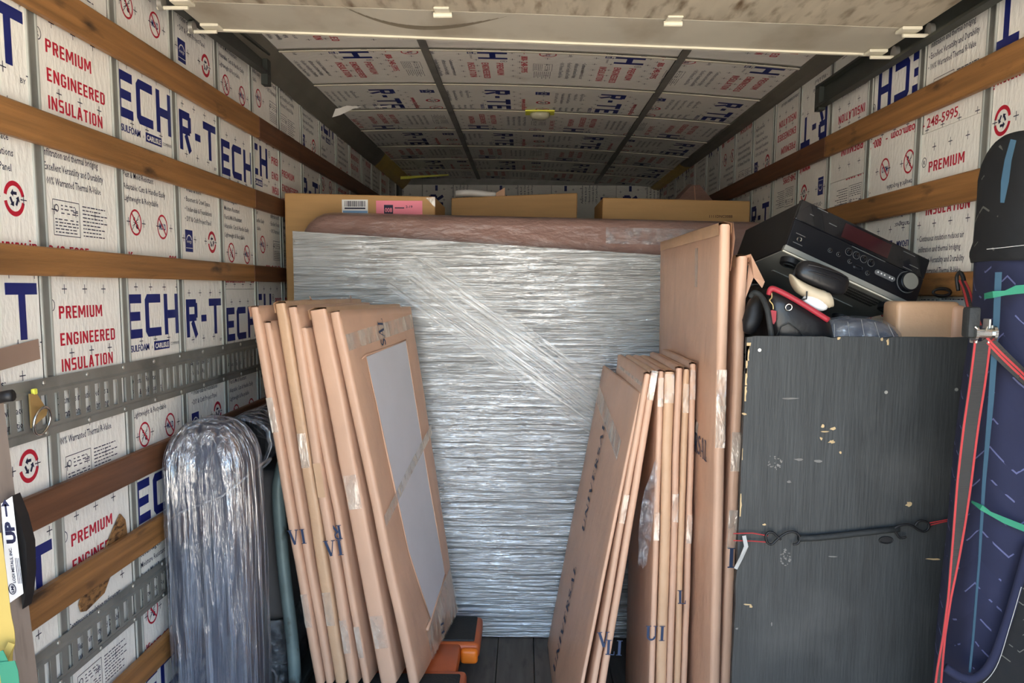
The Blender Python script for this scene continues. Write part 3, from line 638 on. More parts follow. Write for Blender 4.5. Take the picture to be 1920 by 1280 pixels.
class Slab:
    """a flat box wrapped in kraft paper: near edge from B to T, going back along db (bottom) / dt (top), t thick"""
    def __init__(s, name, label, B, T, db, dt, t, m='kraft', group=None, seed=0, wob=.003, cat='wrapped box'):
        s.B, s.T, s.db, s.dt, s.t = Vector(B), Vector(T), Vector(db), Vector(dt), t; s.seed = seed; s.wob = wob
        s.o = thing(name, (s.B.x+s.db.x/2, s.B.y+s.db.y/2, s.B.z), label, cat, group)
        n = 18; r = min(.012, t*.42); rings = []
        up = (s.T-s.B)
        L = s.dt.length; prof = []
        def corner(cs, cq, a0):
            for i in range(4):
                a = math.radians(a0+30*i); prof.append((cs+r*math.cos(a), cq+r*math.sin(a)))
        corner(t-r, r, -90)
        for k in range(1, 9): prof.append((t, r+(L-2*r)*k/9))
        corner(t-r, L-r, 0); corner(r, L-r, 90)
        for k in range(1, 9): prof.append((0, L-r-(L-2*r)*k/9))
        corner(r, r, 180)
        hs = [0, .004]+[i/n for i in range(1, n)]+[.997, 1]
        for h in hs:
            sh = .010 if h in (0, 1) else 0.0
            ring = []
            for (a, q) in prof:
                aa = min(max(a, sh*.5), t-sh*.5) if sh else a
                ring.append(s.at(aa, q/L, h, True))
            rings.append(ring)
        mb = MB(); mb.loft(rings); s.body = mb.build('paper_wrapping', m, s.o, True, angle=50)
    def ax(s, h):
        d = s.db.lerp(s.dt, h); up = (s.T-s.B).normalized(); nrm = d.cross(up).normalized(); return d, up, nrm
    def at(s, a, q, h, wob=False):
        """a across the thickness in metres, q along the depth 0..1, h up 0..1"""
        d, up, nrm = s.ax(h); p = s.B.lerp(s.T, h)+d*q+nrm*a
        if s.wob:
            k = Vector((q*3+s.seed*7.3, h*5, s.seed*1.7)); e = noise.noise(k)*s.wob+noise.noise(k*3)*s.wob*.5
            p = p+nrm*e+d.normalized()*(noise.noise(k+Vector((9, 3, 1)))*s.wob*(1-q))
        return p
    def face(s, side): return -.0012 if side == 'L' else s.t+.0012
    def patch(s, pts, side, name='packing_tape', m='tape', parent=None, n=6, lift=0.0):
        """four (q,h) corners laid on a face ('L','R') or on the near edge ('N': q is a/t)"""
        mb = MB(); rings = []
        for i in range(n+1):
            row = []
            for j in range(3):
                q = lerp(lerp(pts[0][0], pts[1][0], i/n), lerp(pts[3][0], pts[2][0], i/n), j/2); h = lerp(lerp(pts[0][1], pts[1][1], i/n), lerp(pts[3][1], pts[2][1], i/n), j/2)
                if side == 'N':
                    d, up, nrm = s.ax(h); row.append(s.at(q*s.t, 0, h)-d.normalized()*(.0016+lift)+nrm*0)
                else:
                    d, up, nrm = s.ax(h); row.append(s.at(0, q, h)+nrm*((s.t+.0014+lift) if side == 'R' else (-.0014-lift)))
            rings.append(row)
        mb.loft(rings, cap=False, closed=False); return mb.build(name, m, parent or s.o, True)
    def letters(s, word, side, q, h, cap, along, m='uink'):
        """lettering on a face; along = (dq metres, dh metres) direction of reading"""
        V, F, wd = serif(word); mb = MB(); a = Vector(along).normalized(); D_ = s.ax(h)[0].length; U_ = (s.T-s.B).length; vs = []
        for x, y in V:
            e1 = (x*a.x-y*a.y)*cap; e2 = (x*a.y+y*a.x)*cap; hh = h+e2/U_; d, up, nrm = s.ax(min(hh, 1)); dn = d.normalized()
            if side == 'N': vs.append(s.at(q*s.t+e1, 0, hh)-dn*.0024)
            elif side == 'L': vs.append(s.at(0, q-e1/D_, hh)-nrm*.0026)
            else: vs.append(s.at(s.t, q+e1/D_, hh)+nrm*.0032)
        mb.add(vs, F); return mb.build('lettering', m, s.o)
def ext(a, b, z):   # extend the line a-b to height z
    a, b = Vector(a), Vector(b); return a+(b-a)*((z-a.z)/(b.z-a.z))
YS = 2.83; ZB = .163
GL = 'paper-wrapped frames leaning on the orange dolly'
spec = [('A', 467, 577, 590, .031, 'leftmost of the seven tall paper-wrapped frames leaning on the orange dolly'),
        ('B', 494, 606, 610, .027, 'shorter paper-wrapped frame, second from the left of the seven leaning on the dolly'),
        ('C', 514, 570, 628, .040, 'paper-wrapped frame with yellowed top corner, third from left of those on the dolly'),
        ('D', 538, 577, 652, .034, 'paper-wrapped frame with a pale tape patch, fourth of the seven on the dolly'),
        ('E', 561, 616, 680, .026, 'shortest narrow paper-wrapped frame, third from the white-windowed one on the dolly'),
        ('F', 580, 583, 712, .062, 'thick paper-wrapped frame just behind the white-windowed one on the dolly'),
        ('G', 617, 587, 765, .036, 'paper-wrapped frame with a torn window showing white paper, front of the dolly stack')]
SL = {}
for i, (k, tx, ty, bx, t, lab) in enumerate(spec):
    T = P(tx, ty, Y=YS+.006*(i % 3)); B = ext(T, P(bx, 1280, Y=YS+.006*(i % 3)), ZB)
    SL[k] = Slab('paper_wrapped_box', lab, B, T, (.085, .685, 0), (.155, .672, 0) if k in 'FG' else (.13, .67, 0), t, 'kraft2' if k in 'C' else 'kraft', GL, i+1, .0035)
G = SL['G']
# torn window of the front frame with white paper behind, its torn edges
G.patch([(.20, .875), (.215, .60), (.80, .60), (.81, .900)], 'R', 'white_paper', 'paper_white', n=8, lift=.0022); G.patch([(.215, .60), (.25, .33), (.815, .33), (.80, .60)], 'R', 'white_paper', 'paper_white', n=8, lift=.0022); G.patch([(.25, .33), (.40, .10), (.83, .155), (.815, .33)], 'R', 'white_paper', 'paper_white', n=8, lift=.0022)
def tornedge(pts, r=.004):
    mb = MB(); mb.tube([G.at(0, q, h)+G.ax(h)[2]*(G.t+.003) for q, h in pts], [r*random.uniform(.5, 1.3) for _ in pts], 6); mb.build('torn_edge', 'kraft', G.o, True)
tornedge([(.14, .872), (.20, .879), (.40, .886), (.60, .893), (.81, .903)]); tornedge([(.81, .903), (.80, .75), (.80, .6), (.805, .45), (.815, .33), (.83, .157)], .003)
tornedge([(.83, .157), (.70, .138), (.60, .128), (.5, .113), (.40, .098), (.30, .09)], .006); tornedge([(.20, .876), (.207, .74), (.215, .6), (.235, .45), (.25, .33), (.32, .21), (.40, .1)], .003)
G.patch([(.02, .940), (.02, .898), (.97, .935), (.97, .978)], 'R', n=12); G.patch([(.0, .465), (.0, .435), (1.0, .595), (1.0, .625)], 'R', lift=.0045, n=12); G.patch([(.30, .10), (.30, .0), (1., .0), (1., .16)], 'R', n=4)
G.letters('SAL', 'R', .50, .895, .05, (0.05, 1)); G.letters('EL', 'R', .62, .01, .045, (.2, 1))
for k, q, h, wd in (('A', .5, .72, 'x'), ('C', .5, .62, 'x'), ('D', .6, .55, 'y'), ('F', .6, .52, 'x'), ('C', .5, .2, 'x'), ('D', .5, .13, 'x'), ('E', .5, .12, 'x'), ('F', .5, .14, 'x'), ('A', .4, .2, 'x')):
    SL[k].patch([(.12, h+.05), (.12, h-.04), (.9, h-.04), (.9, h+.05)], 'N', m='kraft2' if wd == 'y' else 'tape')
SL['A'].letters('VI', 'N', -.05, .385, .052, (1, .0)); SL['D'].letters('VI', 'N', -.2, .355, .055, (1, 0)); SL['E'].letters('R', 'N', .9, .46, .05, (-1, 0))
def top_fold(s, q0, q1, hgt, m='kraft2', skew=.0, n=6, name='folded_flap'):
    """paper folded over the top edge, standing a little proud and crumpled"""
    mb = MB(); rings = []
    for i in range(n+1):
        q = lerp(q0, q1, i/n); d, up, nrm = s.ax(1.0); b = s.at(0, q, 1.0); w_ = noise.noise(Vector((q*5, s.seed, 2)))
        hh = hgt*(.65+.7*abs(w_))
        rings.append([b-nrm*.002-up*.03, b-nrm*.004+up*.003, b+nrm*(s.t*.35+skew)+up*hh, b+nrm*(s.t*.7+skew)+up*hh*.7, b+nrm*(s.t+.003)+up*.003, b+nrm*(s.t+.002)-up*.025])
    mb.loft(rings, cap=False, closed=False); return mb.build(name, m, s.o, True)
for k, hh in (('A', .008), ('B', .010), ('C', .014), ('D', .010), ('F', .014), ('G', .006)):
    top_fold(SL[k], .0, .97, hh, 'kraft2' if k in 'CF' else 'kraft')
# upright paper ears sticking up from the folds
for k, q, h_ in (('D', .75, .035), ('C', .35, .022), ('F', .55, .018)):
    s = SL[k]; d, up, nrm = s.ax(1.0); b = s.at(s.t*.5, q, 1.0); dn = d.normalized()
    MB().loft([[b-dn*.02-up*.005, b+dn*.02-up*.005], [b-dn*.012+up*h_*.6+nrm*.006, b+dn*.014+up*h_*.6], [b-dn*.002+up*h_, b+dn*.006+up*h_*1.05]], cap=False, closed=False).build('paper_ear', 'kraft', s.o)

# right-hand group: two leaning on five upright, then a tall pair
GR = 'paper-wrapped frames leaning in the right-hand row'
def rs(k, lab, tx, ty, bx, y, t, far, fy, dbx=None, m='kraft', seed=0, zb=.004, tilt=None):
    T = P(tx, ty, Y=y); B = ext(T, P(bx, 1280, Y=y), zb); ft = P(far[0], far[1], Y=fy); dt = Vector((ft.x-T.x, fy-y, 0)); db = Vector((dbx if dbx is not None else dt.x, fy-y, 0))
    SL[k] = Slab('paper_wrapped_box', lab, B, T, db, dt, t, m, GR, seed, .0025); return SL[k]
H = rs('H', 'flat paper-wrapped box printed with a line of dark capitals, leaning left of the right-hand row', 1199, 735, 1088, 2.62, .012, (1131, 685), 3.56, -.03, 'kraft', 11)
I = rs('I', 'thin paper-wrapped frame with taped top, right behind the lettered leaning box', 1209, 700, 1108, 2.60, .019, (1160, 664), 3.30, None, 'kraft', 12)
J = rs('J', 'paper-wrapped frame leaning next to the upright row, second behind the lettered box', 1221, 698, 1124, 2.60, .022, (1175, 662), 3.25, None, 'kraft', 13)
rowl = [('K', 1234, 696, 1217, .019, 'upright paper-wrapped frame with clear plastic hanging from its edge'), ('L', 1246, 697, 1231, .033, 'thickest upright paper-wrapped frame, second of the five upright ones'),
        ('M', 1267, 690, 1250, .021, 'upright paper-wrapped frame with folded top corner, middle of the five'), ('N', 1281.5, 692, 1264, .020, 'upright paper-wrapped frame, fourth of the five beside the tall box'), ('O', 1295, 682, 1278, .019, 'upright paper-wrapped frame touching the tall box, last of the five')]
for i, (k, tx, ty, bx, t, lab) in enumerate(rowl): rs(k, lab, tx, ty, bx, 2.62+.004*i, t, ((1188, 1199, 1219, 1231, 1242)[i], 659-2*i), 3.22, None, 'kraft2' if i % 2 else 'kraft', 20+i)
Pb = rs('P', 'tallest flat paper-wrapped box standing between the upright row and the black bin', 1350, 420, 1331, 2.40, .031, (1238, 462), 3.42, None, 'kraft', 31)
Q = rs('Q', 'tall narrow paper-wrapped frame with an open flap, right beside the black bin', 1384, 480, 1353, 2.42, .030, (1311, 500), 2.95, .0, 'kraft', 32)
H.letters('UNIVERSAL', 'L', .58, .50, .066, (0, 1)); H.letters('UNIVERSAL', 'L', .58, .04, .066, (0, 1))
H.patch([(.98, .93), (.98, .875), (.15, .80), (.15, .855)], 'L')
Pb.letters('ERSAL', 'L', .31, .60, .062, (1, 0))
J.letters('LI', 'N', .1, .30, .05, (1, .1)); I.letters('V', 'N', .0, .32, .05, (1, .2)); SL['K'].letters('UI', 'N', -.9, .33, .05, (1, 0)); SL['N'].letters('L', 'N', .1, .42, .045, (1, 0)); Q.letters('L', 'N', .1, .45, .06, (1, 0))
for k, h in (('K', .62), ('M', .66), ('O', .60), ('I', .67), ('L', .96), ('N', .93), ('O', .95), ('K', .95), ('P', .73), ('P', .67), ('Q', .66), ('P', .09), ('J', .97), ('Q', .52)):
    SL[k].patch([(.05, h+.035), (.05, h-.035), (.95, h-.035), (.95, h+.035)], 'N')
Pb.patch([(.60, .685), (.62, .655), (.24, .610), (.22, .655)], 'L'); Pb.patch([(.32, .97), (.32, .90), (.28, .90), (.28, .97)], 'L')
for k in 'IJKLMNO': top_fold(SL[k], 0, .98, .010, 'kraft2' if k in 'JLN' else 'kraft'); SL[k].patch([(.02, .997), (.02, .968), (.9, .968), (.9, .997)], 'L')
top_fold(Pb, 0, .98, .012)
# fold of paper turned over the tall box's right corner, and the open flap of the frame beside it
d, up, nrm = Pb.ax(1.0); a = Pb.at(Pb.t, 0, 1.0)
MB().loft([[a-nrm*.012+up*.006, a-nrm*.012+d.normalized()*.10+up*.006], [a+nrm*.006+up*.004, a+nrm*.006+d.normalized()*.10+up*.004], [a+nrm*.012-up*.04, a+nrm*.012+d.normalized()*.09-up*.04], [a+nrm*.002-up*.13, a+nrm*.004+d.normalized()*.07-up*.13]], cap=False, closed=False).build('folded_flap', 'kraft', Pb.o)
p = [P(1386, 482, Y=2.43), P(1408, 476, Y=2.415), P(1434, 528, Y=2.40), P(1429, 540, Y=2.40), P(1413, 520, Y=2.43), P(1397, 562, Y=2.425), P(1404, 492, Y=2.46)]
MB().add(p, [(0, 1, 6), (1, 2, 4, 6), (2, 3, 4), (6, 4, 5)]).build('folded_flap', 'kraft', Q.o)
top_fold(Q, .02, .6, .008)
# loose clear plastic hanging off the upright frame
s = SL['K']; mb = MB(); rings = []
for i in range(15):
    t = i/14; py = lerp(862, 1062, t); wd = (6+20*math.sin(min(1, t*1.15)*math.pi*.8))
    c = [P(1232-24*t+wd*(j/5-.75), py+4*math.sin(j*2+i), Y=2.585+.02*noise.noise(Vector((j*.9, i*.6, 3)))-.004*j) for j in range(6)]
    rings.append(c)
mb.loft(rings, cap=False, closed=False); mb.build('plastic_scrap', 'film_clear', s.o, True)

# ------------------------------------------------------------------ stretch-wrapped board across the truck
yb = 3.645
bw = thing('wrapped_board', (0, yb+.03, .004), 'large flat board in clear stretch film standing across the truck', 'wrapped board')
tl, tr = P(549, 433, Y=yb), P(1440, 492, Y=yb)
def hexslab(bl, br, tl, tr, y0, y1): return [(bl[0], y0, bl[1]), (br[0], y0, br[1]), (br[0], y1, br[1]), (bl[0], y1, bl[1]), (tl[0], y0, tl[1]), (tr[0], y0, tr[1]), (tr[0], y1, tr[1]), (tl[0], y1, tl[1])]
MB().hexa(hexslab((-1.035, .006), (1.0, .006), (tl.x+.008, tl.z-.008), (tr.x-.008, tr.z-.008), yb+.004, yb+.055)).build('board', 'board_under', bw)
def film_shell(x0, x1, y0, y1, zb, zt0, zt1, nx, nz_, amp, seed, fz):
    mb = MB(); rings = []
    for j in range(nz_+1):
        h = j/nz_; row = []
        def pt(x, y, ny):
            z = zb+(lerp(zt0, zt1, (x-x0)/(x1-x0))-zb)*h
            e = amp*(noise.noise(Vector((x*1.6, z*fz, seed)))+.6*noise.noise(Vector((x*3, z*fz*2.3, seed+4))))
            return (x, y+ny*e, z)
        for i in range(nx+1): row.append(pt(lerp(x0, x1, i/nx), y0, 1))
        for i in range(3): row.append(pt(x1, lerp(y0, y1, (i+1)/4), 0))
        for i in range(5): row.append(pt(lerp(x1, x0, i/4), y1, 0))
        for i in range(3): row.append(pt(x0, lerp(y1, y0, (i+1)/4), 0))
        rings.append(row)
    mb.loft(rings); return mb
film_shell(-1.045, 1.012, yb-.003, yb+.062, .004, tl.z, tr.z, 44, 90, .0035, 5, 14).build('stretch_film', 'film_board', bw, True, angle=60)
# the band of film pulled diagonally across it
mb = MB(); a0, a1 = P(735, 500, Y=yb-.010), P(1200, 838, Y=yb-.010); dv = (a1-a0); ux = dv.normalized(); uz = Vector((-ux.z, 0, ux.x)); Lb = dv.length
for k, (o1, o2) in enumerate(((-.085, .10), (-.045, .135))):
    rings = []
    for i in range(41):
        t = lerp(.02+.05*k, .92+.08*k, i/40); c = a0+ux*(Lb*t)
        rings.append([(c.x+uz.x*w_, yb-.009-.002*k+.003*noise.noise(Vector((t*2, w_*60, 1))), c.z+uz.z*w_) for w_ in [lerp(o1, o2, j/22) for j in range(23)]])
    mb.loft([[(q[0], q[1], q[2]) for q in r] for r in rings], cap=False, closed=False)
band = mb.build('film_band', 'film_band', bw, True)
# give the band its own axes so that its wrinkles run along the pull
M = Matrix.Translation(a0-ORG[bw.name]) @ frame((0, 0, 0), ux, Vector((0, 1, 0)), uz)
Mi = (Matrix.Translation(a0) @ frame((0, 0, 0), ux, Vector((0, 1, 0)), uz)).inverted()
for v in band.data.vertices: v.co = Mi @ (v.co+ORG[bw.name])
band.matrix_local = M

# ------------------------------------------------------------------ wrapped mattress, cartons and far things
mt = thing('wrapped_mattress', (.02, 3.82, .004), 'brown-wrapped mattress on edge behind the stretch-wrapped board', 'mattress')
def rounded(x0, x1, z0, z1, r, n=7):
    out = []
    for cx, cz, a0 in ((x1-r, z0+.03, -90), (x1-r, z1-r, 0), (x0+r, z1-r, 90), (x0+r, z0+.03, 180)):
        rr = r if cz > 1 else .03
        cxx = cx if cz > 1 else (x1-.03 if cx > 0 else x0+.03)
        for i in range(n): a = math.radians(a0+90*i/(n-1)); out.append((cxx+rr*math.cos(a), cz+rr*math.sin(a)))
    return out
pf = rounded(-1.045, 1.10, .004, 1.893, .14)
pz = lambda x: -.022*(x+1.0)*.8
rings = []
for k, y in ((.93, 3.722), (.97, 3.735), (.985, 3.76), (1.0, 3.80), (1.0, 3.88), (.985, 3.91), (.95, 3.925)):
    rings.append([(.02+(x-.02)*(1-(1-k)*.35), y, .004+(z-.004)*(1-(1-k)*.35)+pz(x)*(z/1.9)) for x, z in pf][::-1])
MB().loft(rings).build('paper_wrapping', 'mattress_paper', mt, True)
for i, (xa, xb) in enumerate(((.30, .80),)):
    mb = MB(); rr = []
    for j in range(12):
        x = lerp(xa, xb, j/11); rr.append([(x, 3.719+.004*noise.noise(Vector((x*30, q, 2))), q+pz(x)) for q in (1.78, 1.80, 1.82, 1.84, 1.85)])
    mb.loft(rr, cap=False, closed=False); mb.build('clear_tape', 'film_clear', mt, True)
def carton(label, x0, x1, y0, y1, z1, tiltz=0.0, yaw=0.0):
    t = thing('carton', ((x0+x1)/2, (y0+y1)/2, .002), label, 'box', 'tall brown cartons behind the mattress')
    M = Matrix.Translation(((x0+x1)/2, (y0+y1)/2, 0)) @ Matrix.Rotation(yaw, 4, 'Z') @ Matrix.Translation((-(x0+x1)/2, -(y0+y1)/2, 0))
    mb = MB(); mb.bbox((x0, y0, .002), (x1, y1, z1), .006, 0, M, 2)
    for i, v in enumerate(mb.v):
        if v[2] > 1: mb.v[i] = (v[0], v[1], v[2]+tiltz*((v[0]-x0)/(x1-x0)-.5))
    mb.build('cardboard_body', 'carton', t); 
    f = MB(); f.box((x0+.01, (y0+y1)/2-.0015, z1+.000), (x1-.01, (y0+y1)/2+.0015, z1+.003), 0, M); f.build('flap_seam', 'brown_tape', t)
    return t, M
c1, _ = carton('tall brown carton with barcode sticker and pink slip, against the left wall', -1.165, -.468, 3.955, 4.45, 1.986, -.014)
yf = 3.953
def sticker(parent, px0, py0, px1, py1, y, m, name, off=.0):
    a, b = P(px0, py0, Y=y), P(px1, py1, Y=y); MB().box((a.x, y-.0006-off, b.z), (b.x, y+.0006-off, a.z)).build(name, m, parent); return a, b
st = MB(); a, b = P(641, 374, Y=yf), P(690, 398, Y=yf); b.z -= .03
s1 = MB().box((a.x, yf-.0008, b.z), (b.x, yf, a.z)).build('barcode_sticker', 'label_white', c1)
mb = MB(); x = a.x+.012; rd = random.Random(2)
while x < b.x-.014:
    w_ = rd.choice((.0015, .003, .0045)); mb.box((x, yf-.0014, a.z-.032), (x+w_, yf-.0006, a.z-.006)); x += w_+rd.choice((.002, .003))
mb.box((a.x+.012, yf-.0014, a.z-.043), (b.x-.012, yf-.0006, a.z-.036)); mb.build('barcode', 'ink', s1)
MB().box((a.x+.004, yf-.0014, b.z), (b.x-.002, yf-.0006, a.z-.05)).build('blue_stripe', 'label_blue', s1)
a, b = P(705, 376, Y=yf), P(792, 396, Y=yf); b.z -= .03
s2 = MB().box((a.x, yf-.0008, b.z), (b.x, yf, a.z)).build('pink_slip', 'label_pink', c1)
sq = P(720, 384, Y=yf), P(737, 396, Y=yf)
s3 = MB().box((sq[0].x, yf-.0014, sq[1].z-.02), (sq[1].x, yf-.0006, sq[0].z)).build('number_box', 'ink', s2)
def flat_text(s, parent, o, xd, yd, u0, u1, cap, m, bold=.02, name='lettering', lift=.0016):
    vs, fs = fit_text(s, u0, u1, 0, cap, bold); xd, yd = Vector(xd), Vector(yd); nn = xd.cross(yd).normalized()
    return MB().add([Vector(o)+xd*x+yd*y+nn*lift for x, y in vs], fs).build(name, m, parent)
flat_text('008', s3, (sq[0].x, yf-.001, sq[1].z-.004), (1, 0, 0), (0, 0, 1), .004, sq[1].x-sq[0].x-.004, .02, 'label_pink')
flat_text('2-19', s2, (sq[1].x+.055, yf, sq[0].z-.013), (1, 0, 0), (0, 0, 1), .004, .035, .011, 'ink'); MB().box((sq[1].x+.008, yf-.0014, sq[0].z-.016), (sq[1].x+.052, yf-.0006, sq[0].z-.011)).build('small_print', 'ink', s2)
cp = [P(798, 370, Y=yf), P(816, 368, Y=yf), P(816, 388, Y=yf), P(806, 378, Y=yf)]
MB().poly([(q.x, yf-.002, q.z-.002) for q in cp][::-1]).build('clear_tape', 'tape', c1)
c2, _ = carton('brown carton in the middle behind the mattress, its top edge rising to the right', -.45, .228, 4.62, 5.1, 2.058, .03)
c3, _ = carton('brown carton behind the mattress near the right wall with a printed code', .335, 1.072, 4.30, 4.80, 2.008, -.014)
a = P(1330, 408, Y=4.298)
flat_text('1111DNC0088', c3, (a.x, 4.299, a.z), (1, 0, 0), (0, 0, 1), 0, .115, .014, 'wood_dark')
wt = thing('wrapped_bundle', (-.30, 4.80, 2.052), 'white padded bundle with pink paper end lying on the middle carton', 'bundle')
MB().loft([[( -.44+.045*i, 4.80+.05*math.cos(a)*(.5+.5*math.sin(.4+i*.4)), 2.076+.012*(1+math.sin(i))*.5+.020*math.sin(a)) for a in [2*math.pi*j/10 for j in range(10)]] for i in range(6)]).build('white_padding', 'label_white', wt, True)
MB().hexa([(-.225, 4.77, 2.056), (-.165, 4.77, 2.058), (-.165, 4.83, 2.058), (-.225, 4.83, 2.056), (-.22, 4.78, 2.085), (-.165, 4.78, 2.118), (-.165, 4.82, 2.118), (-.22, 4.82, 2.085)]).build('paper_end', 'kraft', wt)
pk = thing('paper_bundle', (.95, 5.3, .002), 'brown paper bundle with a pointed top by the right wall, behind the carton', 'bundle')
ap = P(1303, 343, Y=5.3); MB().loft([[(.78, 5.12, .002), (1.14, 5.12, .002), (1.14, 5.5, .002), (.78, 5.5, .002)], [(.80, 5.14, 2.03), (1.13, 5.14, 2.02), (1.13, 5.46, 2.02), (.80, 5.46, 2.03)], [(ap.x-.03, 5.26, ap.z-.02), (ap.x+.02, 5.26, ap.z-.015), (ap.x+.02, 5.34, ap.z-.01), (ap.x-.03, 5.34, ap.z)]]).build('paper_wrapping', 'mattress_paper', pk)
a = P(1300, 372, Y=5.13); MB().tube([(ap.x-.012, 5.255, ap.z-.025), (ap.x-.02, 5.15, 2.055)], .004, 5).build('seam', 'kraft', pk)

# ------------------------------------------------------------------ dolly under the left stack
dl = thing('furniture_dolly', (-.50, 3.13, 0), 'orange plastic furniture dolly with black rubber pads under the leaning frames', 'dolly')
dxr = P(905, 1160, Z=.15).x; x0, x1 = -.79, dxr
mb = MB(); mb.bbox((x0, 3.23, .085), (x1, 3.52, .148), .018, seg=3); mb.bbox((x0, 2.72, .085), (x1-.035, 3.0, .148), .018, seg=3); mb.bbox((x0+.06, 2.95, .088), (x1-.075, 3.28, .144), .012, seg=2); mb.build('deck', 'orange', dl, True, angle=40)
MB().bbox((x0+.03, 3.255, .144), (x1-.022, 3.50, .156), .006).build('rubber_pad', 'rubber', dl); MB().bbox((x0+.03, 2.735, .144), (x1-.055, 2.955, .156), .006).build('rubber_pad', 'rubber', dl)
MB().bbox((x1-.075, 3.20, .075), (x1-.006, 3.238, .135), .014, seg=3).build('bumper', 'orange_new', dl, True)
for x, y in ((x0+.09, 2.85), (x1-.12, 2.85), (x0+.09, 3.36), (x1-.10, 3.36)):
    cs = MB().box((x-.022, y-.02, .05), (x+.022, y+.02, .088)).build('caster', 'steel_dark', dl)
    MB().tube([(x-.014, y, .036), (x+.014, y, .036)], .035, 16).build('wheel', 'black', cs, True, angle=40)

# ------------------------------------------------------------------ plastic-wrapped roll and chair at the left wall
rl = thing('wrapped_cushion', (-1.035, 2.63, .003), 'tall rounded upholstered piece shrouded in shiny clear plastic by the left wall', 'wrapped furniture')
def roll_rings(grow, top):
    rings = []
    for i in range(61):
        t = i/60; z = .003+(top-.003)*t
        k = 1.0
        if t > .86: k = math.sqrt(max(0.0, 1-((t-.86)/.14)**2))*.94+.06
        cx = lerp(-1.035, -1.052, t); cy = 2.66
        hw = (.128+.010*math.sin(t*3))*(k if t > .86 else 1)+grow; hd = .15*(k**.7)+grow
        ring = []
        for j in range(64):
            a = 2*math.pi*j/64; c, s_ = math.cos(a), math.sin(a); e = .62
            x = hw*math.copysign(abs(c)**e, c); y = hd*math.copysign(abs(s_)**e, s_)
            wr = .0030*noise.noise(Vector((a*16, z*1.6, 3)))+.003*noise.noise(Vector((a*5, z*5, 8)))
            ring.append((max(cx+x*(1+wr*6), -1.186), cy+y*(1+wr*6), z))
        rings.append(ring)
    return rings
MB().loft(roll_rings(-.006, 1.135)).build('cushion', 'roll_under', rl, True)
MB().loft(roll_rings(.004, 1.150)).build('plastic_film', 'film_roll', rl, True)
# film twisted into cords round it
for zz, am in ((.90, .10), (.26, -.04)):
    pts = []
    for j in range(24):
        a = 2*math.pi*j/24; c, s_ = math.cos(a), math.sin(a)
        pts.append((max(-1.035+.150*math.copysign(abs(c)**.62, c), -1.184), 2.66+.165*math.copysign(abs(s_)**.62, s_), zz+am*c))
    MB().tube(pts, .004, 6, closed=True).build('film_cord', 'film_clear', rl, True)
ch = thing('wrapped_armchair', (-1.0, 3.2, .003), 'grey armchair wrapped in plastic, mostly hidden behind the shiny wrapped cushion', 'armchair')
rr = []
for i in range(25):
    y = lerp(2.86, 3.55, i/24); rr.append([(-1.03+.10*math.cos(a)*(1+.1*noise.noise(Vector((a*3, y*4, 1)))), y, 1.02+.085*math.sin(a)*(1+.12*noise.noise(Vector((a*3, y*5, 4))))) for a in [2*math.pi*j/28 for j in range(28)]])
MB().loft(rr).build('arm', 'dark_under', ch, True)
MB().loft([[(-1.03+(q[0]+1.03)*1.07, q[1], 1.02+(q[2]-1.02)*1.08) for q in r] for r in rr]).build('plastic_film', 'film_roll', ch, True)
MB().bbox((-1.15, 3.05, .30), (-.93, 3.56, .88), .05, seg=3).build('seat_side', 'greyfabric', ch, True)
MB().bbox((-1.14, 3.10, .10), (-.95, 3.54, .31), .03, seg=2).build('base', 'dark_under', ch, True)
MB().loft([[(-1.17, 3.03, .05), (-.950, 3.03, .05), (-.950, 3.57, .05), (-1.17, 3.57, .05)], [(-1.175, 3.035, .17), (-.945, 3.03, .17), (-.945, 3.57, .18), (-1.17, 3.57, .17)], [(-1.16, 3.04, .30), (-.945, 3.035, .32), (-.945, 3.57, .30), (-1.16, 3.57, .31)]], cap=False).build('plastic_film', 'film_clear', ch, True)
for x, y in ((-1.12, 3.12), (-.97, 3.12), (-1.12, 3.5), (-.97, 3.5)): MB().tube([(x, y, .003), (x, y, .11)], .018, 8).build('leg', 'black', ch)
MB().loft([[(-1.15+.02*i, 3.45, .85), (-1.15+.02*i, 3.56, .85), (-1.15+.02*i, 3.56, 1.0), (-1.15+.02*i, 3.5, 1.0)] for i in range(10)]).build('back', 'dark_under', ch)
# push cart with a bent tube handle
ct = thing('push_cart', (-.905, 3.2, 0), 'grey steel push cart with bent tube handle, left of the leaning frames', 'cart')
a, b = P(519, 930, Y=2.99), P(550, 1260, Y=2.99)
pts = spline([(b.x+.006, 2.99, .09), (b.x, 2.99, .25), (lerp(a.x, b.x, .4), 2.99, .55), (a.x+.006, 2.99, .80), (a.x+.012, 3.0, .88), (a.x+.02, 3.03, .925), (a.x+.03, 3.10, .94), (a.x+.04, 3.3, .94)], 6)
MB().tube(pts, .0235, 14).build('handle', 'tube', ct, True); MB().tube(spline([(a.x+.04, 3.3, .94), (a.x+.045, 3.46, .93), (a.x+.05, 3.5, .88), (a.x+.06, 3.5, .5), (a.x+.06, 3.5, .09)], 6), .0235, 14).build('handle', 'tube', ct, True)
MB().bbox((-.925, 2.90, .068), (-.865, 3.54, .10), .006).build('frame', 'steel_dark', ct)
for y in (2.96, 3.47): MB().tube([(-.91, y, .035), (-.88, y, .035)], .034, 16).build('wheel', 'black', ct, True, angle=40)

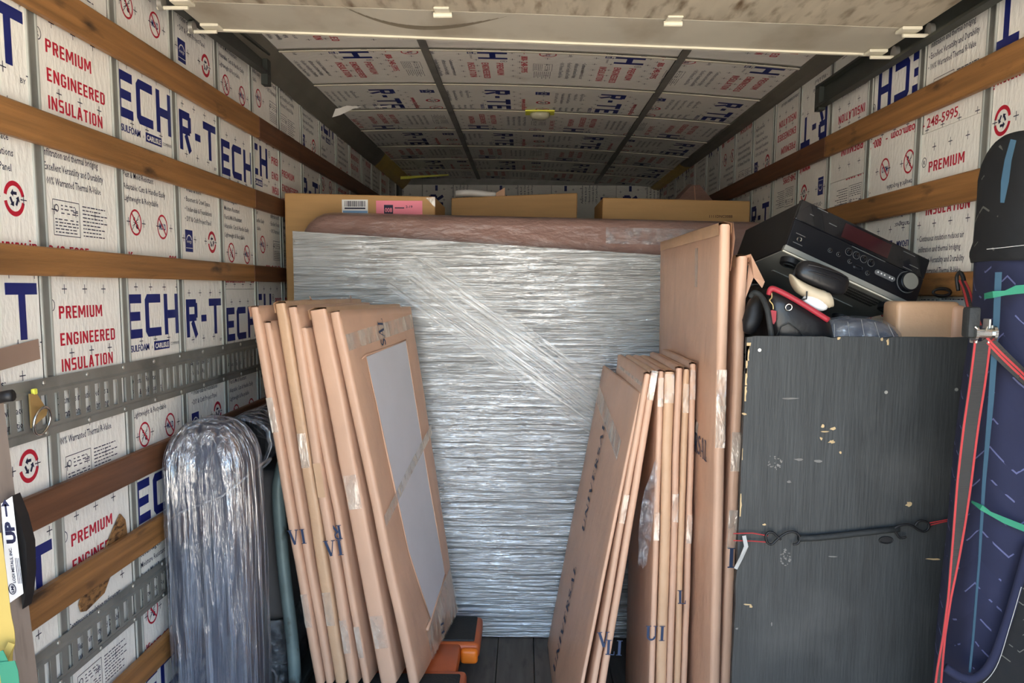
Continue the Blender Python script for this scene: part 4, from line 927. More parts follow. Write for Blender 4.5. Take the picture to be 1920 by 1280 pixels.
# ------------------------------------------------------------------ black plywood bin and what lies in it
YB = 2.20
bn = thing('plywood_bin', (.83, 2.58, 0), 'black painted plywood bin on casters by the right wall, filled with loose items', 'bin')
ztop = 1.4415; bx0 = P(1401, 634, Y=YB).x; bx1 = P(1822, 634, Y=YB).x; bxi = .612
mb = MB(); n = 26
top = [(lerp(bx0, bx1, i/n), ztop+.0012*noise.noise(Vector((i*.9, 1, 1)))-(.004 if i in (0, 10, 16) else 0)) for i in range(n+1)]
left = [(bx0-.010*(1-j/24)+.003*noise.noise(Vector((j*.8, 5, 2))), lerp(.12, ztop-.012, j/24)) for j in range(25)]
out = left+top+[(bx1, .12)]
mb.add([(x, YB, z) for x, z in out]+[(x, YB+.018, z) for x, z in out], [tuple(range(len(out)))[::-1], tuple(range(len(out), 2*len(out)))]+[(i, (i+1) % len(out), len(out)+(i+1) % len(out), len(out)+i) for i in range(len(out))])
fp = mb.build('front_panel', 'plywood_black', bn)
MB().box((bxi, YB+.019, .12), (bxi+.018, 2.95, 1.365)).build('side_panel', 'plywood_black', bn); MB().box((bx1-.018, YB+.019, .12), (bx1, 2.95, 1.365)).build('side_panel', 'plywood_black', bn)
MB().box((bxi, 2.951, .12), (bx1, 2.969, ztop)).build('back_panel', 'plywood_black', bn); MB().box((bxi, YB+.019, .10), (bx1, 2.969, .119)).build('bottom_panel', 'plywood_black', bn)
for x, y in ((.66, 2.28), (1.06, 2.28), (.66, 2.88), (1.06, 2.88)):
    cs = MB().box((x-.03, y-.03, .06), (x+.03, y+.03, .10)).build('caster', 'steel_dark', bn); MB().tube([(x-.016, y, .042), (x+.016, y, .042)], .041, 16).build('wheel', 'black', cs, True, angle=40)
def blotch(cx, cy, rx, ry, m, seed, name='paint_chip', n=11):
    pts = []
    for i in range(n):
        a = -2*math.pi*i/n; k = .55+.6*abs(noise.noise(Vector((math.cos(a)*2.1, math.sin(a)*2.1, seed*3.1)))*2)
        q = P(cx+rx*k*math.cos(a), cy+ry*k*math.sin(a), Y=YB-.0008); pts.append(q)
    c = P(cx, cy, Y=YB-.0012); MB().add([c]+pts, [(0, 1+i, 1+(i+1) % n) for i in range(n)]).build(name, m, fp)
for i, (x, y, a, b, m) in enumerate(((1543, 799, 4, 5, 'ply_raw'), (1563, 803, 6, 4, 'ply_raw'), (1548, 809, 9, 1.5, 'ply_raw'), (1540, 822, 3, 3, 'ply_raw'), (1560, 828, 6, 4, 'ply_raw'), (1576, 848, 3, 3, 'ply_raw'), (1499, 861, 11, 3, 'chip_grey'), (1533, 864, 12, 4, 'chip_grey'), (1705, 945, 7, 6, 'ply_raw'), (1396, 776, 6, 3, 'ply_raw'), (1752, 1048, 18, 2, 'ply_raw'), (1402, 1133, 8, 2, 'ply_raw'), (1408, 1137, 4, 3, 'ply_raw'), (1480, 747, 18, 1.5, 'chip_grey'), (1434, 983, 4, 2, 'ply_raw'), (1560, 1043, 10, 1.6, 'chip_grey'), (1573, 634, 4, 4, 'ply_raw'), (1654, 636, 3, 5, 'ply_raw'), (1665, 641, 3, 9, 'ply_raw'), (1382, 1178, 3, 3, 'chip_grey'), (1447, 1170, 2, 5, 'chip_grey'), (1480, 903, 5, 3, 'chip_grey'))): blotch(x, y, a, b, m, i+1)
rd = random.Random(11)
for cx_, cy_, rx_, ry_ in ((1452, 866, 13, 17), (1473, 1045, 10, 16)):     # rubbed patches
    for i in range(26):
        a_, r_ = rd.uniform(0, 6.28), math.sqrt(rd.random()); blotch(cx_+rx_*r_*math.cos(a_), cy_+ry_*r_*math.sin(a_), rd.uniform(1, 3.2), rd.uniform(1, 2.6), 'chip_grey', 50+i, 'rub_mark', 7)
for i, (y0, y1, wd) in enumerate(((642, 676, 13), (690, 722, 9), (724, 752, 7), (840, 862, 3), (925, 968, 6), (648, 700, 8))):   # raw wood where the left edge is broken
    xx = lambda y: P(1401, 634, Y=YB).x-.010*((634-y)/-650)
    q = []; n = 6
    for j in range(n+1):
        y = lerp(y0, y1, j/n); p = P(1398-(y-634)*.042, y, Y=YB-.001); q.append([(p.x+.0035, YB-.0012, p.z), (p.x+.0035+wd*.0014*(.3+.9*abs(noise.noise(Vector((y*.2, i*3., 1.))))), YB-.0012, p.z)])
    MB().loft(q, cap=False, closed=False).build('broken_edge', 'ply_raw', fp)
for x, y in ((1424, 656), (1661, 735), (1793, 730)):
    p = P(x, y, Y=YB); MB().disc((p.x, YB-.0018, p.z), (0, 1, 0), .0045, .002, 12).disc((p.x, YB-.0024, p.z), (0, 1, 0), .0018, .001, 8, 0).build('screw', 'steel_bright', fp)
p = P(1661, 1012, Y=YB); kh = MB().tube([(p.x+.018*math.cos(a), YB-.001, p.z+.009*math.sin(a)) for a in [2*math.pi*i/14 for i in range(14)]], .0022, 6, closed=True).add([(p.x+.017*math.cos(a), YB-.0012, p.z+.008*math.sin(a)) for a in [-2*math.pi*i/14 for i in range(14)]], [tuple(range(14))]).build('hand_hole', 'black', fp)

def ellip(c, ax, n=10, m=16, e=1.0):
    """closed super-ellipsoid with half-axes ax (three vectors)"""
    rings = []
    for i in range(1, n):
        ph = -math.pi/2+math.pi*i/n; cp, sp = math.cos(ph), math.sin(ph); f = lambda q: math.copysign(abs(q)**e, q)
        rings.append([Vector(c)+ax[0]*f(sp)+ax[1]*(f(cp)*f(math.cos(2*math.pi*j/m)))+ax[2]*(f(cp)*f(math.sin(2*math.pi*j/m))) for j in range(m)])
    return rings
# black clothing filling the bin
def heap(x, y):
    z = 1.375+.02*noise.noise(Vector((x*9, y*9, 2)))
    z += .20*math.exp(-((x-.655)/.055)**2)*(1/(1+math.exp(-(y-2.36)*30)))*.75+.045*math.exp(-((x-.66)/.08)**2)
    return min(z, 1.575)+.012*noise.noise(Vector((x*22, y*18, 6)))
x0, x1, y0, y1 = bxi+.022, bx1-.022, YB+.024, 2.945; nx, ny = 36, 42; vs = []; fs = []
for j in range(ny+1):
    for i in range(nx+1): x = lerp(x0, x1, i/nx); y = lerp(y0, y1, j/ny); vs.append((x, y, heap(x, y)))
o = len(vs)
for j in range(ny):
    for i in range(nx): a = j*(nx+1)+i; fs.append((a, a+1, a+nx+2, a+nx+1))
edge = [i for i in range(nx+1)]+[j*(nx+1)+nx for j in range(1, ny+1)]+[ny*(nx+1)+i for i in range(nx-1, -1, -1)]+[j*(nx+1) for j in range(ny-1, 0, -1)]
vs += [(vs[e][0], vs[e][1], .125) for e in edge]; m_ = len(edge)
fs += [(edge[(k+1) % m_], edge[k], o+k, o+(k+1) % m_) for k in range(m_)]+[tuple(o+k for k in range(m_))[::-1]]
tag(MB().add(vs, fs).build('clothing_heap', 'black', None, True), 'heap of black clothing filling the plywood bin', 'clothing')
for i, (x, y, rx, ry, lab) in enumerate(((1412, 590, 16, 34, 'rolled black sleeve at the left corner of the bin'),)):
    c = P(x, y, Y=2.35+.04*i); k = 2.35/F_PX
    tag(MB().loft([[v+Vector((.004*noise.noise(v*40), .004*noise.noise(v*31), .004*noise.noise(v*37))) for v in r] for r in ellip(c, (Vector((.25, .1, 1)).normalized()*ry*k*1.1, Vector((1, 0, -.25)).normalized()*rx*k, Vector((0, rx*k*1.2, 0))), 12, 16, .8)]).build('black_garment', 'black', None, True), lab, 'clothing')
cb = MB().tube(spline([P(1407, 556, Y=2.29), P(1415, 548, Y=2.28), P(1428, 556, Y=2.265), P(1438, 578, Y=2.242), P(1443, 605, Y=2.235), P(1447, 634, Y=2.233)], 6), .0075, 8)
tag(cb.build('cable', 'rubber', None, True), 'thick black cable curving out of the bin at its left corner', 'cable')
# receiver lying tilted on top
rv_r = Vector((.925, .126, -.39)).normalized(); rv_d = Vector((-.2, .96, -.165)); rv_d = (rv_d-rv_r*rv_d.dot(rv_r)).normalized(); rv_u = rv_r.cross(rv_d)
O = P(1470, 466, Y=2.42); RW, RH, RD = .435, .155, .35
MR = frame(O, rv_r, rv_d, rv_u)
ORGR = O.copy()
rc = thing('av_receiver', O, 'black home cinema receiver with round volume knob lying tilted on the bin', 'receiver')
def rbuild(mb, name, m, parent=None, **k):
    mb.v = [tuple(MR @ Vector(v)) for v in mb.v]; return mb.build(name, m, parent or rc, **k)
rbuild(MB().bbox((.004, .012, .004), (RW-.004, RD, RH-.004), .003), 'casing', 'black')
fr = rbuild(MB().bbox((0, -.004, .010), (RW, .012, RH*.60), .003), 'front_panel', 'black_face')
rbuild(MB().bbox((0, -.004, RH*.60), (RW, .012, RH), .003), 'display_window', 'black_gloss')
rbuild(MB().hexa([(0, .002, .0), (RW, .002, .0), (RW, .014, .0), (0, .014, .0), (0, -.004, .012), (RW, -.004, .012), (RW, .012, .012), (0, .012, .012)]), 'front_lip', 'panel_grey')
dsp = rbuild(MB().box((RW*.34, -.0052, RH*.66), (RW*.70, -.004, RH*.94)), 'display', 'screen')
kb = MB(); cx, cz = RW*.885, RH*.40
kb.tube([(cx, -.004, cz), (cx, -.022, cz), (cx, -.024, cz)], [.030, .029, .026], 28); kn = rbuild(kb, 'volume_knob', 'black_face', smooth=True, angle=35)
rbuild(MB().tube([(cx, -.0242, cz), (cx, -.0245, cz)], .024, 28), 'knob_face', 'panel_grey', kn); rbuild(MB().tube([(cx+.031*math.cos(a), -.006, cz+.031*math.sin(a)) for a in [2*math.pi*i/28 for i in range(28)]], .0015, 6, closed=True), 'knob_ring', 'grey_btn', kn)
for a, b, r in ((.427, .46, .0085), (.485, .46, .0085), (.543, .455, .0085), (.601, .45, .0085), (.30, .33, .005), (.365, .33, .005), (.455, .30, .005), (.60, .24, .005)):
    bt = rbuild(MB().tube([(RW*a, -.004, RH*b), (RW*a, -.009, RH*b), (RW*a, -.0095, RH*b)], [r, r*.95, r*.8], 14), 'button', 'black_gloss', smooth=True, angle=35)
    rbuild(MB().tube([(RW*a+r*1.25*math.cos(t), -.0045, RH*b+r*1.25*math.sin(t)) for t in [2*math.pi*i/16 for i in range(16)]], .0007, 5, closed=True), 'button_ring', 'grey_btn', bt)
for a, b, wd in ((.52, .25, .07), (.72, .33, .15)): rbuild(MB().bbox((RW*(a-wd/2), -.008, RH*b-.007), (RW*(a+wd/2), -.004, RH*b+.007), .006, seg=3), 'button_bar', 'grey_btn' if wd > .1 else 'black_face', smooth=True)
for a in (.665, .69, .715, .755, .775): rbuild(MB().box((RW*a-.002, -.0088, RH*.335-.002), (RW*a+.002, -.0079, RH*.335+.002)), 'marking', 'label_white')
jk = rbuild(MB().tube([(RW*.073+.0065*math.cos(t), -.005, RH*.27+.0065*math.sin(t)) for t in [2*math.pi*i/18 for i in range(18)]], .0018, 6, closed=True), 'headphone_jack', 'chrome')
for a, b, wd in ((.073, .36, .03), (.073, .18, .03), (.16, .97, .035), (.10, .80, .012), (.84, .93, .04), (.90, .74, .03), (.86, .65, .03), (.47, .585, .03), (.54, .585, .03), (.60, .585, .03), (.66, .585, .03), (.26, .80, .025)): rbuild(MB().box((RW*a-wd/2, -.0048, RH*b-.0009), (RW*a+wd/2, -.0040, RH*b+.0009)), 'marking', 'grey_btn')
rbuild(MB().box((.006, .016, -.001), (RW-.006, RD-.004, .003)), 'base_plate', 'panel_grey')
rbuild(MB().box((.004, .010, -.003), (RW-.004, .015, .003)), 'base_rim', 'bow_white')
for x, y in ((.055, .055), (RW-.045, .055), (.055, .30), (RW-.045, .30)):
    ft = rbuild(MB().tube([(x, y, .0), (x, y, -.016), (x, y, -.018)], [.030, .028, .022], 20), 'foot', 'black', smooth=True, angle=35); rbuild(MB().tube([(x+.016*math.cos(t), y+.016*math.sin(t), -.0185) for t in [2*math.pi*i/16 for i in range(16)]], .002, 5, closed=True), 'foot_ring', 'rubber', ft)
for j in range(4):
    mb = MB()
    for i in range(34): x = RW*.42+i*.0056; mb.box((x, .045+.020*j, -.0022), (x+.003, .058+.020*j, -.0008))
    rbuild(mb, 'vent_row', 'black')
rbuild(MB().box((RW*.15, .175, -.004), (RW*.8, .185, 0)), 'base_rib', 'panel_grey')
# small black leather case
lc = thing('leather_case', P(1537, 548, Y=2.31), 'small glossy black leather case resting against the tilted receiver', 'case')
c = P(1540, 521, Y=2.315); rgt = Vector((.93, .05, -.36)).normalized(); upv = Vector((.36, .1, .93)).normalized(); bk = rgt.cross(upv)
MB().loft(ellip(c, (rgt*.075, upv*.032, bk*.03), 14, 20, .6)).build('case_body', 'leather', lc, True)
for t_ in (.012, -.006): MB().tube([c+rgt*x+upv*(t_+.010*math.sin((x+.07)*14))-bk*-.0 + (-bk if bk.y > 0 else bk)*.0305*(max(0, 1-(abs(x)/.075)**3))**.5 for x in [lerp(-.062, .06, i/14) for i in range(15)]], .0022, 6).build('piping', 'leather', lc, True)
MB().tube([P(1496, 500, Y=2.31), P(1487, 515, Y=2.30), P(1496, 534, Y=2.30), P(1510, 540, Y=2.29)], .005, 8).build('strap', 'leather', lc, True)
cr_ = thing('cream_pouch', P(1520, 575, Y=2.30), 'cream rounded pouch between the red-trimmed bag and the receiver', 'pouch')
rr = []
for i, p_ in enumerate(spline([P(1483, 525, Y=2.31), P(1495, 536, Y=2.30), P(1520, 550, Y=2.295), P(1545, 560, Y=2.29), P(1560, 562, Y=2.29)], 4)):
    k = (.6, .9, 1.05, 1.1, 1.1, 1.1)[min(i, 5)] if i < 14 else (.9 if i < 16 else .5)
    rr.append([p_+Vector((-.3, 0, .95))*(.023*k*math.cos(2*math.pi*j/14))+Vector((0, 1, 0))*(.023*k*math.sin(2*math.pi*j/14)) for j in range(14)])
MB().loft(rr).build('pouch_body', 'cream', cr_, True)
MB().loft(ellip(P(1528, 568, Y=2.285), (Vector((.035, 0, -.012)), Vector((.005, 0, .018)), Vector((0, .018, 0))), 8, 12)).build('white_lining', 'label_white', cr_, True)
MB().tube([P(1513, 546, Y=2.27), P(1512, 560, Y=2.268), P(1500, 562, Y=2.268)], .0022, 6).build('toggle', 'black', cr_)
# black leather bag with red piping
bg_ = thing('handbag', P(1490, 634, Y=2.29), 'black leather bag with red piped edge and a clasp, at the left of the bin', 'bag')
def bagring(dy, g):
    pts = [(1441, 545), (1470, 552), (1505, 572), (1556, 603), (1566, 640), (1540, 660), (1470, 660), (1446, 640), (1440, 590)]
    cx, cy = 1495, 605
    return [P(cx+(x-cx)*g, cy+(y-cy)*g, Y=2.275+dy) for x, y in pts]
MB().loft([bagring(-.022, .55), bagring(-.016, .85), bagring(0, 1.0), bagring(.03, 1.0), bagring(.05, .9)][::-1]).build('bag_body', 'leather', bg_, True)
MB().tube(spline([P(1442, 552, Y=2.268), P(1446, 541, Y=2.263), P(1460, 545, Y=2.262), P(1485, 558, Y=2.26), P(1520, 579, Y=2.258), P(1553, 600, Y=2.258)], 5), .0075, 10).build('red_piping', 'red_trim', bg_, True)
g_ = P(1479, 576, Y=2.249); MB().tube([g_+Vector((.0085*math.cos(t), -.002*math.sin(t), .0085*math.sin(t))) for t in [2*math.pi*i/18 for i in range(18)]], .0024, 8, closed=True).build('eyelet', 'chrome', bg_, True)
MB().tube([P(1450, 640, Y=2.25), P(1465, 612, Y=2.245), P(1480, 605, Y=2.243), P(1500, 620, Y=2.243), P(1512, 640, Y=2.245)], .0014, 5).build('stitching', 'rubber', bg_)
MB().tube(spline([P(1447, 549, Y=2.25), P(1447, 558, Y=2.248), P(1443, 563, Y=2.246), P(1449, 571, Y=2.246), P(1450, 580, Y=2.245)], 4), .0018, 6).build('clasp', 'zinc_gold', bg_, True)
q = [P(1447, 581, Y=2.243), P(1456, 583, Y=2.243), P(1455, 601, Y=2.243), P(1451, 608, Y=2.243), P(1442, 598, Y=2.243), P(1441, 586, Y=2.243)]
MB().add([tuple(v) for v in q]+[(v.x, v.y+.004, v.z) for v in q], [tuple(range(6)), tuple(range(11, 5, -1))]+[(i, 6+i, 6+(i+1) % 6, (i+1) % 6) for i in range(6)]).build('tag', 'red_leather', bg_)
# plastic-wrapped bundle and paper parcel
pl = thing('plastic_bundle', P(1606, 634, Y=2.34), 'dark rounded bundle in clear crinkled plastic at the front rim of the bin', 'bundle')
c = P(1598, 640, Y=2.34)
MB().loft([[c+Vector((.128*k*math.cos(a), .085*k*math.sin(a), z)) for a in [2*math.pi*j/24 for j in range(24)]] for k, z in ((.9, -.05), (1.0, -.03), (1.0, 0), (.93, .022), (.8, .040), (.58, .055), (.3, .063), (.05, .065))]).build('contents', 'roll_under', pl, True)
MB().loft([[c+Vector(((.134*k+.003*noise.noise(Vector((a*6, z*60, 1))))*math.cos(a), (.09*k+.003*noise.noise(Vector((a*6, z*60, 4))))*math.sin(a), z+.002*noise.noise(Vector((a*5, k*9, 2))))) for a in [2*math.pi*j/40 for j in range(40)]] for k, z in ((.9, -.05), (1.0, -.03), (1.0, 0), (.94, .024), (.82, .043), (.7, .052), (.58, .060), (.3, .068), (.05, .070))]).build('plastic_film', 'film_clear', pl, True)
for j in range(5):
    x = -.08+.04*j; MB().tube([c+Vector((x*(1-.1*t), -.085+.03*t+.0*x, .012+.05*t*(1-abs(x)*3))) for t in [i/8 for i in range(9)]], .0008, 5).build('fold_line', 'tag_grey', pl)
a, b = P(1686, 566, Y=2.36), P(1797, 632, Y=2.36)
pp = thing('paper_parcel', ((a.x+b.x)/2, 2.42, 1.39), 'brown paper parcel under the receiver in the right corner of the bin', 'parcel')
MB().bbox((a.x-.01, 2.345, 1.388), (b.x-.006, 2.445, a.z+.002), .012, seg=3).build('paper_wrapping', 'kraft2', pp, True, angle=50); MB().bbox((b.x-.03, 2.336, 1.388), (b.x+.008, 2.45, a.z-.008), .013, seg=3).build('paper_edge', 'kraft', pp, True, angle=50)

# bungee cord with S-hooks across the bin's front
bc = thing('bungee_cord', P(1580, 1000, Y=YB-.01), 'black bungee cord with S-hooks stretched across the plywood front', 'bungee cord')
yb_ = YB-.014
MB().tube([P(x, y, Y=yb_) for x, y in ((1497, 1009), (1530, 1008), (1580, 1003), (1640, 996), (1686, 991))], .0085, 10).build('elastic', 'rubber', bc, True)
def shook(pts): MB().tube(spline([P(x, y, Y=yb_-.004) for x, y in pts], 5), .0032, 8).build('s_hook', 'black', bc, True)
shook([(1487, 1020), (1496, 1018), (1500, 1008), (1493, 998), (1480, 997), (1467, 1003), (1456, 1012), (1447, 1020), (1439, 1017), (1436, 1006), (1440, 998), (1449, 998), (1456, 1004), (1464, 1011)])
shook([(1699, 1006), (1688, 1008), (1680, 998), (1677, 992), (1684, 986), (1698, 983), (1710, 985), (1722, 993), (1733, 996), (1741, 990), (1740, 980), (1730, 976), (1721, 978), (1716, 985)])
for pts in (((1375, 1000), (1410, 999), (1440, 1004)), ((1375, 1013), (1410, 1014), (1438, 1016)), ((1738, 981), (1770, 975), (1797, 969)), ((1740, 985), (1770, 978), (1798, 973))): MB().tube([P(x, y, Y=yb_) for x, y in pts], .0016, 6).build('loop_cord', 'web_red', bc)
MB().ribbon([P(1395, 1004, Y=yb_-.004), P(1399, 1024, Y=yb_-.010), P(1390, 1045, Y=yb_-.006), P(1379, 1066, Y=yb_-.004)], [(1, .0, .2), (1, 0, .3), (1, .2, .5), (1, 0, .6)], [.010, .011, .011, .010]).build('paper_tag', 'tag_grey', bc)

# ------------------------------------------------------------------ blanket-wrapped bundle at the right wall
YQ = 1.93
bl_ = thing('blanket_bundle', (1.09, YQ, .003), 'upright bundle wrapped in dark blue quilted moving blankets at the right wall', 'blanket bundle')
def lx(y_px): # left edge pixel of the blanket by image row
    k = [(480, 1848), (560, 1843), (640, 1836), (720, 1824), (820, 1813), (950, 1800), (1100, 1783), (1280, 1770), (1700, 1745)]
    for (a, b), (c, d) in zip(k, k[1:]):
        if a <= y_px <= c: return lerp(b, d, (y_px-a)/(c-a))
    return k[-1][1]
rings = []; uv = []
for i in range(50):
    ypx = lerp(480, 1630, i/49); p = P(lx(ypx), ypx, Y=YQ)
    if p.z < .003: p.z = .003
    xl = p.x; xr = 1.186; cx, hw = (xl+xr)/2, (xr-xl)/2; ring = []
    for j in range(40):
        a = 2*math.pi*j/40; c, s_ = math.cos(a), math.sin(a); e = .7
        dx = hw*math.copysign(abs(c)**e, c); dy = .115*math.copysign(abs(s_)**e, s_)
        dy += .010*noise.noise(Vector((a*2, p.z*3, 3)))+.012*math.sin(a*3+p.z*1.5)*.5
        ring.append((min(cx+dx*(1+.03*noise.noise(Vector((a, p.z*4, 7)))), 1.188), YQ+dy, p.z)); uv.append((j/40*.72, p.z))
    rings.append(ring)
mb = MB(); mb.loft(rings[::-1]); mb.uv = uv[::-1]
# keep uv order with reversed rings
mb.uv = [uv[(49-i)*40+j] for i in range(50) for j in range(40)]
mb.build('blue_blanket', 'quilt_blue', bl_, True)
def front(px, py, off=.006):   # a point just in front of the blanket
    return P(px, py, Y=YQ-.125-off)
MB().ribbon([front(x, y, -.002) for x, y in ((1872, 510), (1868, 600), (1858, 750), (1845, 900), (1836, 1050), (1824, 1200), (1818, 1260))], (1, 0, 0), [.014, .014, .012, .008, .005, .005, .005]).build('blanket_binding', 'teal', bl_)
for pts, wd in ((((1846, 555), (1862, 552), (1885, 549), (1905, 543), (1930, 541)), [.012, .014, .010, .018, .018]), (((1822, 940), (1840, 951), (1856, 962), (1885, 976), (1930, 994)), [.005, .012, .008, .013, .014])):
    MB().ribbon([front(x, y, .004 if i else -.03) for i, (x, y) in enumerate(pts)], (0, 0, 1), wd).build('stretch_band', 'green_strap', bl_)
MB().tube(spline([front(1772, 1250, .0), front(1800, 1268, .01), front(1830, 1270, .015), front(1860, 1240, .02), (front(1890, 1160, .02)), front(1912, 1085, .015), front(1930, 1020, .01)], 6), .010, 8).build('blanket_hem', 'quilt_blue', bl_, True)
MB().tube(spline([front(1800, 1280, .02), front(1835, 1285, .026), front(1868, 1250, .032), front(1893, 1175, .032), front(1915, 1100, .027)], 6), .0008, 5).build('hem_stitching', 'tag_grey', bl_)
fm = MB(); ra = [front(x, y, .012) for x, y in ((1830, 1275), (1860, 1245), (1890, 1165), (1912, 1090), (1935, 1020))]; rb = [front(x, y, .0) for x, y in ((1835, 1400), (1890, 1400), (1950, 1380), (1990, 1300), (2010, 1200))]
fm.loft([ra, [lerp(a, b, .5)+Vector((0, -.008, 0)) for a, b in zip(ra, rb)], rb], cap=False, closed=False); fm.uv = [(v[0]*2, v[2]*2) for v in fm.v]; fm.build('blanket_flap', 'quilt_black', bl_, True)
# black quilt hung over its top
qk = thing('black_quilt', (1.09, YQ, 1.60), 'black quilted blanket with teal binding draped over the top of the blue bundle', 'blanket')
def lk(y): 
    k = [(250, 1893), (262, 1880), (285, 1868), (330, 1860), (400, 1856), (455, 1850), (474, 1843), (484, 1846), (500, 1850)]
    for (a, b), (c, d) in zip(k, k[1:]):
        if a <= y <= c: return lerp(b, d, (y-a)/(c-a))
rings = []; uv = []; ys = [250, 254, 260, 268, 280, 300, 330, 360, 390, 420, 450, 462, 470, 478, 484, 490]
for i, y in enumerate(ys):
    p = P(lk(y), y, Y=YQ); xl, xr = p.x, 1.189; cx, hw = (xl+xr)/2, (xr-xl)/2; hd = .128*min(1, .35+.65*math.sqrt(max(0, (y-248)/60))) if y < 308 else .128+.006*(i > 10)
    ring = []
    for j in range(36):
        a = 2*math.pi*j/36; c, s_ = math.cos(a), math.sin(a); e = .72
        ring.append((min(cx+hw*math.copysign(abs(c)**e, c), 1.1895), YQ+hd*math.copysign(abs(s_)**e, s_)+.006*noise.noise(Vector((a*3, p.z*9, 2))), p.z)); uv.append((j/36*.7, p.z))
    rings.append(ring)
mb = MB(); mb.loft(rings[::-1]); mb.uv = [uv[(len(ys)-1-i)*36+j] for i in range(len(ys)) for j in range(36)]; mb.build('quilt', 'quilt_black', qk, True)
MB().ribbon([P(x, y, Y=YQ-.137) for x, y in ((1900, 262), (1890, 300), (1884, 340), (1879, 380))], (1, 0, 0), [.012, .014, .016, .008]).build('binding', 'teal', qk)
MB().tube([P(x, y, Y=YQ-.138) for x, y in ((1850, 467), (1880, 464), (1915, 460), (1935, 458))], .0007, 5).build('stitching', 'tag_grey', qk)
# ratchet strap
rt = thing('ratchet_strap', P(1838, 628, Y=1.96), 'black and red ratchet strap hooked to the wall slat and hanging beside the blue bundle', 'strap')
def strap(pts, wd, widths, name='webbing'):
    pp_ = spline(pts, 5); ww = []
    for i in range(len(pp_)):
        t = i/(len(pp_)-1)*(len(widths)-1); k = min(int(t), len(widths)-2); ww.append(lerp(widths[k], widths[k+1], t-k))
    wb = MB().ribbon(pp_, wd, ww, thick=.0022).build(name, 'web_black', rt, False)
    for sg in (-1, 1):
        W_ = Vector(wd).normalized(); MB().ribbon([p_+W_*(sg*(w_/2-.003)) for p_, w_ in zip(pp_, ww)], wd, .0045, thick=.0036).build('red_edge', 'web_red', wb)
yq = YQ-.10
strap([P(x, y, Y=yq-.03) for x, y in ((1842, 640), (1832, 720), (1820, 800), (1808, 900), (1799, 980), (1790, 1050), (1780, 1120), (1770, 1190), (1762, 1250), (1757, 1300))], (1, 0, .1), [.038, .038, .037, .036, .030, .022, .012, .010, .016, .02])
strap([P(x, y, Y=yy) for x, y, yy in ((1848, 634, yq-.035), (1880, 668, yq-.03), (1915, 702, yq-.02), (1950, 738, yq))], (-.5, -.2, .8), [.026, .026, .026, .026])
strap([P(x, y, Y=yy) for x, y, yy in ((1803, 525, 2.10), (1812, 545, 2.05), (1822, 580, 1.98), (1833, 612, 1.90))], (1, 0, .3), [.016, .018, .02, .02])
hk = spline([P(1811, 545, Y=2.08), P(1806, 520, Y=2.1), P(1800, 511, Y=2.11), P(1794, 520, Y=2.12), P(1797, 545, Y=2.12)], 5)
MB().tube(hk, .005, 8).build('hook', 'black', rt, True)
c = P(1840, 624, Y=yq-.03)
MB().bbox((c.x-.034, c.y-.012, c.z-.01), (c.x-.008, c.y+.02, c.z+.055), .006).build('ratchet_handle', 'rubber', rt, True, angle=40)
MB().bbox((c.x-.014, c.y-.006, c.z-.022), (c.x-.009, c.y+.02, c.z+.03), .002).bbox((c.x+.012, c.y-.006, c.z-.022), (c.x+.017, c.y+.02, c.z+.03), .002).build('ratchet_frame', 'steel_bright', rt)
MB().tube([(c.x-.02, c.y-.008, c.z), (c.x+.022, c.y-.008, c.z)], .011, 14).tube([(c.x-.022, c.y-.008, c.z), (c.x-.016, c.y-.008, c.z)], .017, 12).tube([(c.x+.017, c.y-.008, c.z), (c.x+.023, c.y-.008, c.z)], .017, 12).build('spindle', 'chrome', rt, True, angle=40)
MB().tube([P(1828, 612, Y=yq-.05), P(1836, 620, Y=yq-.05), P(1848, 620, Y=yq-.05), P(1852, 612, Y=yq-.05)], .0018, 6).build('wire_pin', 'chrome', rt)
cbk = MB()
for k in range(3): cbk.tube([P(1765+16*math.cos(t)+k, 548+(6+k)*math.sin(t), Y=2.48+.004*k) for t in [2*math.pi*i/20 for i in range(20)]], .0035, 6, closed=True)
pc = cbk.build('power_cord', 'black', None, True); tag(pc, 'coiled black power cord behind the receiver near the right wall', 'cord')

# ------------------------------------------------------------------ things at the left edge
YP = 1.52
pa, pb = P(0, 700, Y=YP+.06), P(72, 1280, Y=YP+.06); q0 = ext(pa, pb, .0); q1 = ext(pa, pb, 1.80)
ps = thing('decking_beam', (q0.x-.05, YP+.03, 0), 'weathered grey beam with a white decal standing at the left edge', 'beam')
MB().hexa([(q0.x-.10, YP, 0), (q0.x, YP, 0), (q0.x, YP+.06, 0), (q0.x-.10, YP+.06, 0), (q1.x-.10, YP, 1.8), (q1.x, YP, 1.8), (q1.x, YP+.06, 1.8), (q1.x-.10, YP+.06, 1.8)]).build('beam_body', 'weathered', ps)
dc = [P(x, y, Y=YP-.001) for x, y in ((2, 944), (23, 930), (44, 1112), (14, 1133))]
dcl = MB().poly([dc[0], dc[3], dc[2], dc[1]]).build('decal', 'label_white', ps)
def beam_text(s, px, py, L, cap, m='ink', bold=.03):   # reads up the beam
    o = P(px, py, Y=YP-.0012); xd = (q1-q0).normalized(); yd = Vector((-xd.z, 0, xd.x)); vs, fs = fit_text(s, 0, L, 0, cap, bold)
    MB().add([o+xd*x+yd*y+Vector((0, -.0006, 0)) for x, y in vs], fs).build('lettering', m, dcl)
beam_text('UP', 30, 1018, .042, .017, bold=.06)
o = P(21, 968, Y=YP-.0012); xd = (q1-q0).normalized(); yd = Vector((-xd.z, 0, xd.x)); mb = MB()
for g in (rect(0, .006, .024, .010), ([(.020, .0), (.034, .008), (.020, .016)], [(0, 1, 2)])): mb.add([o+xd*x+yd*y+Vector((0, -.0006, 0)) for x, y in g[0]], g[1])
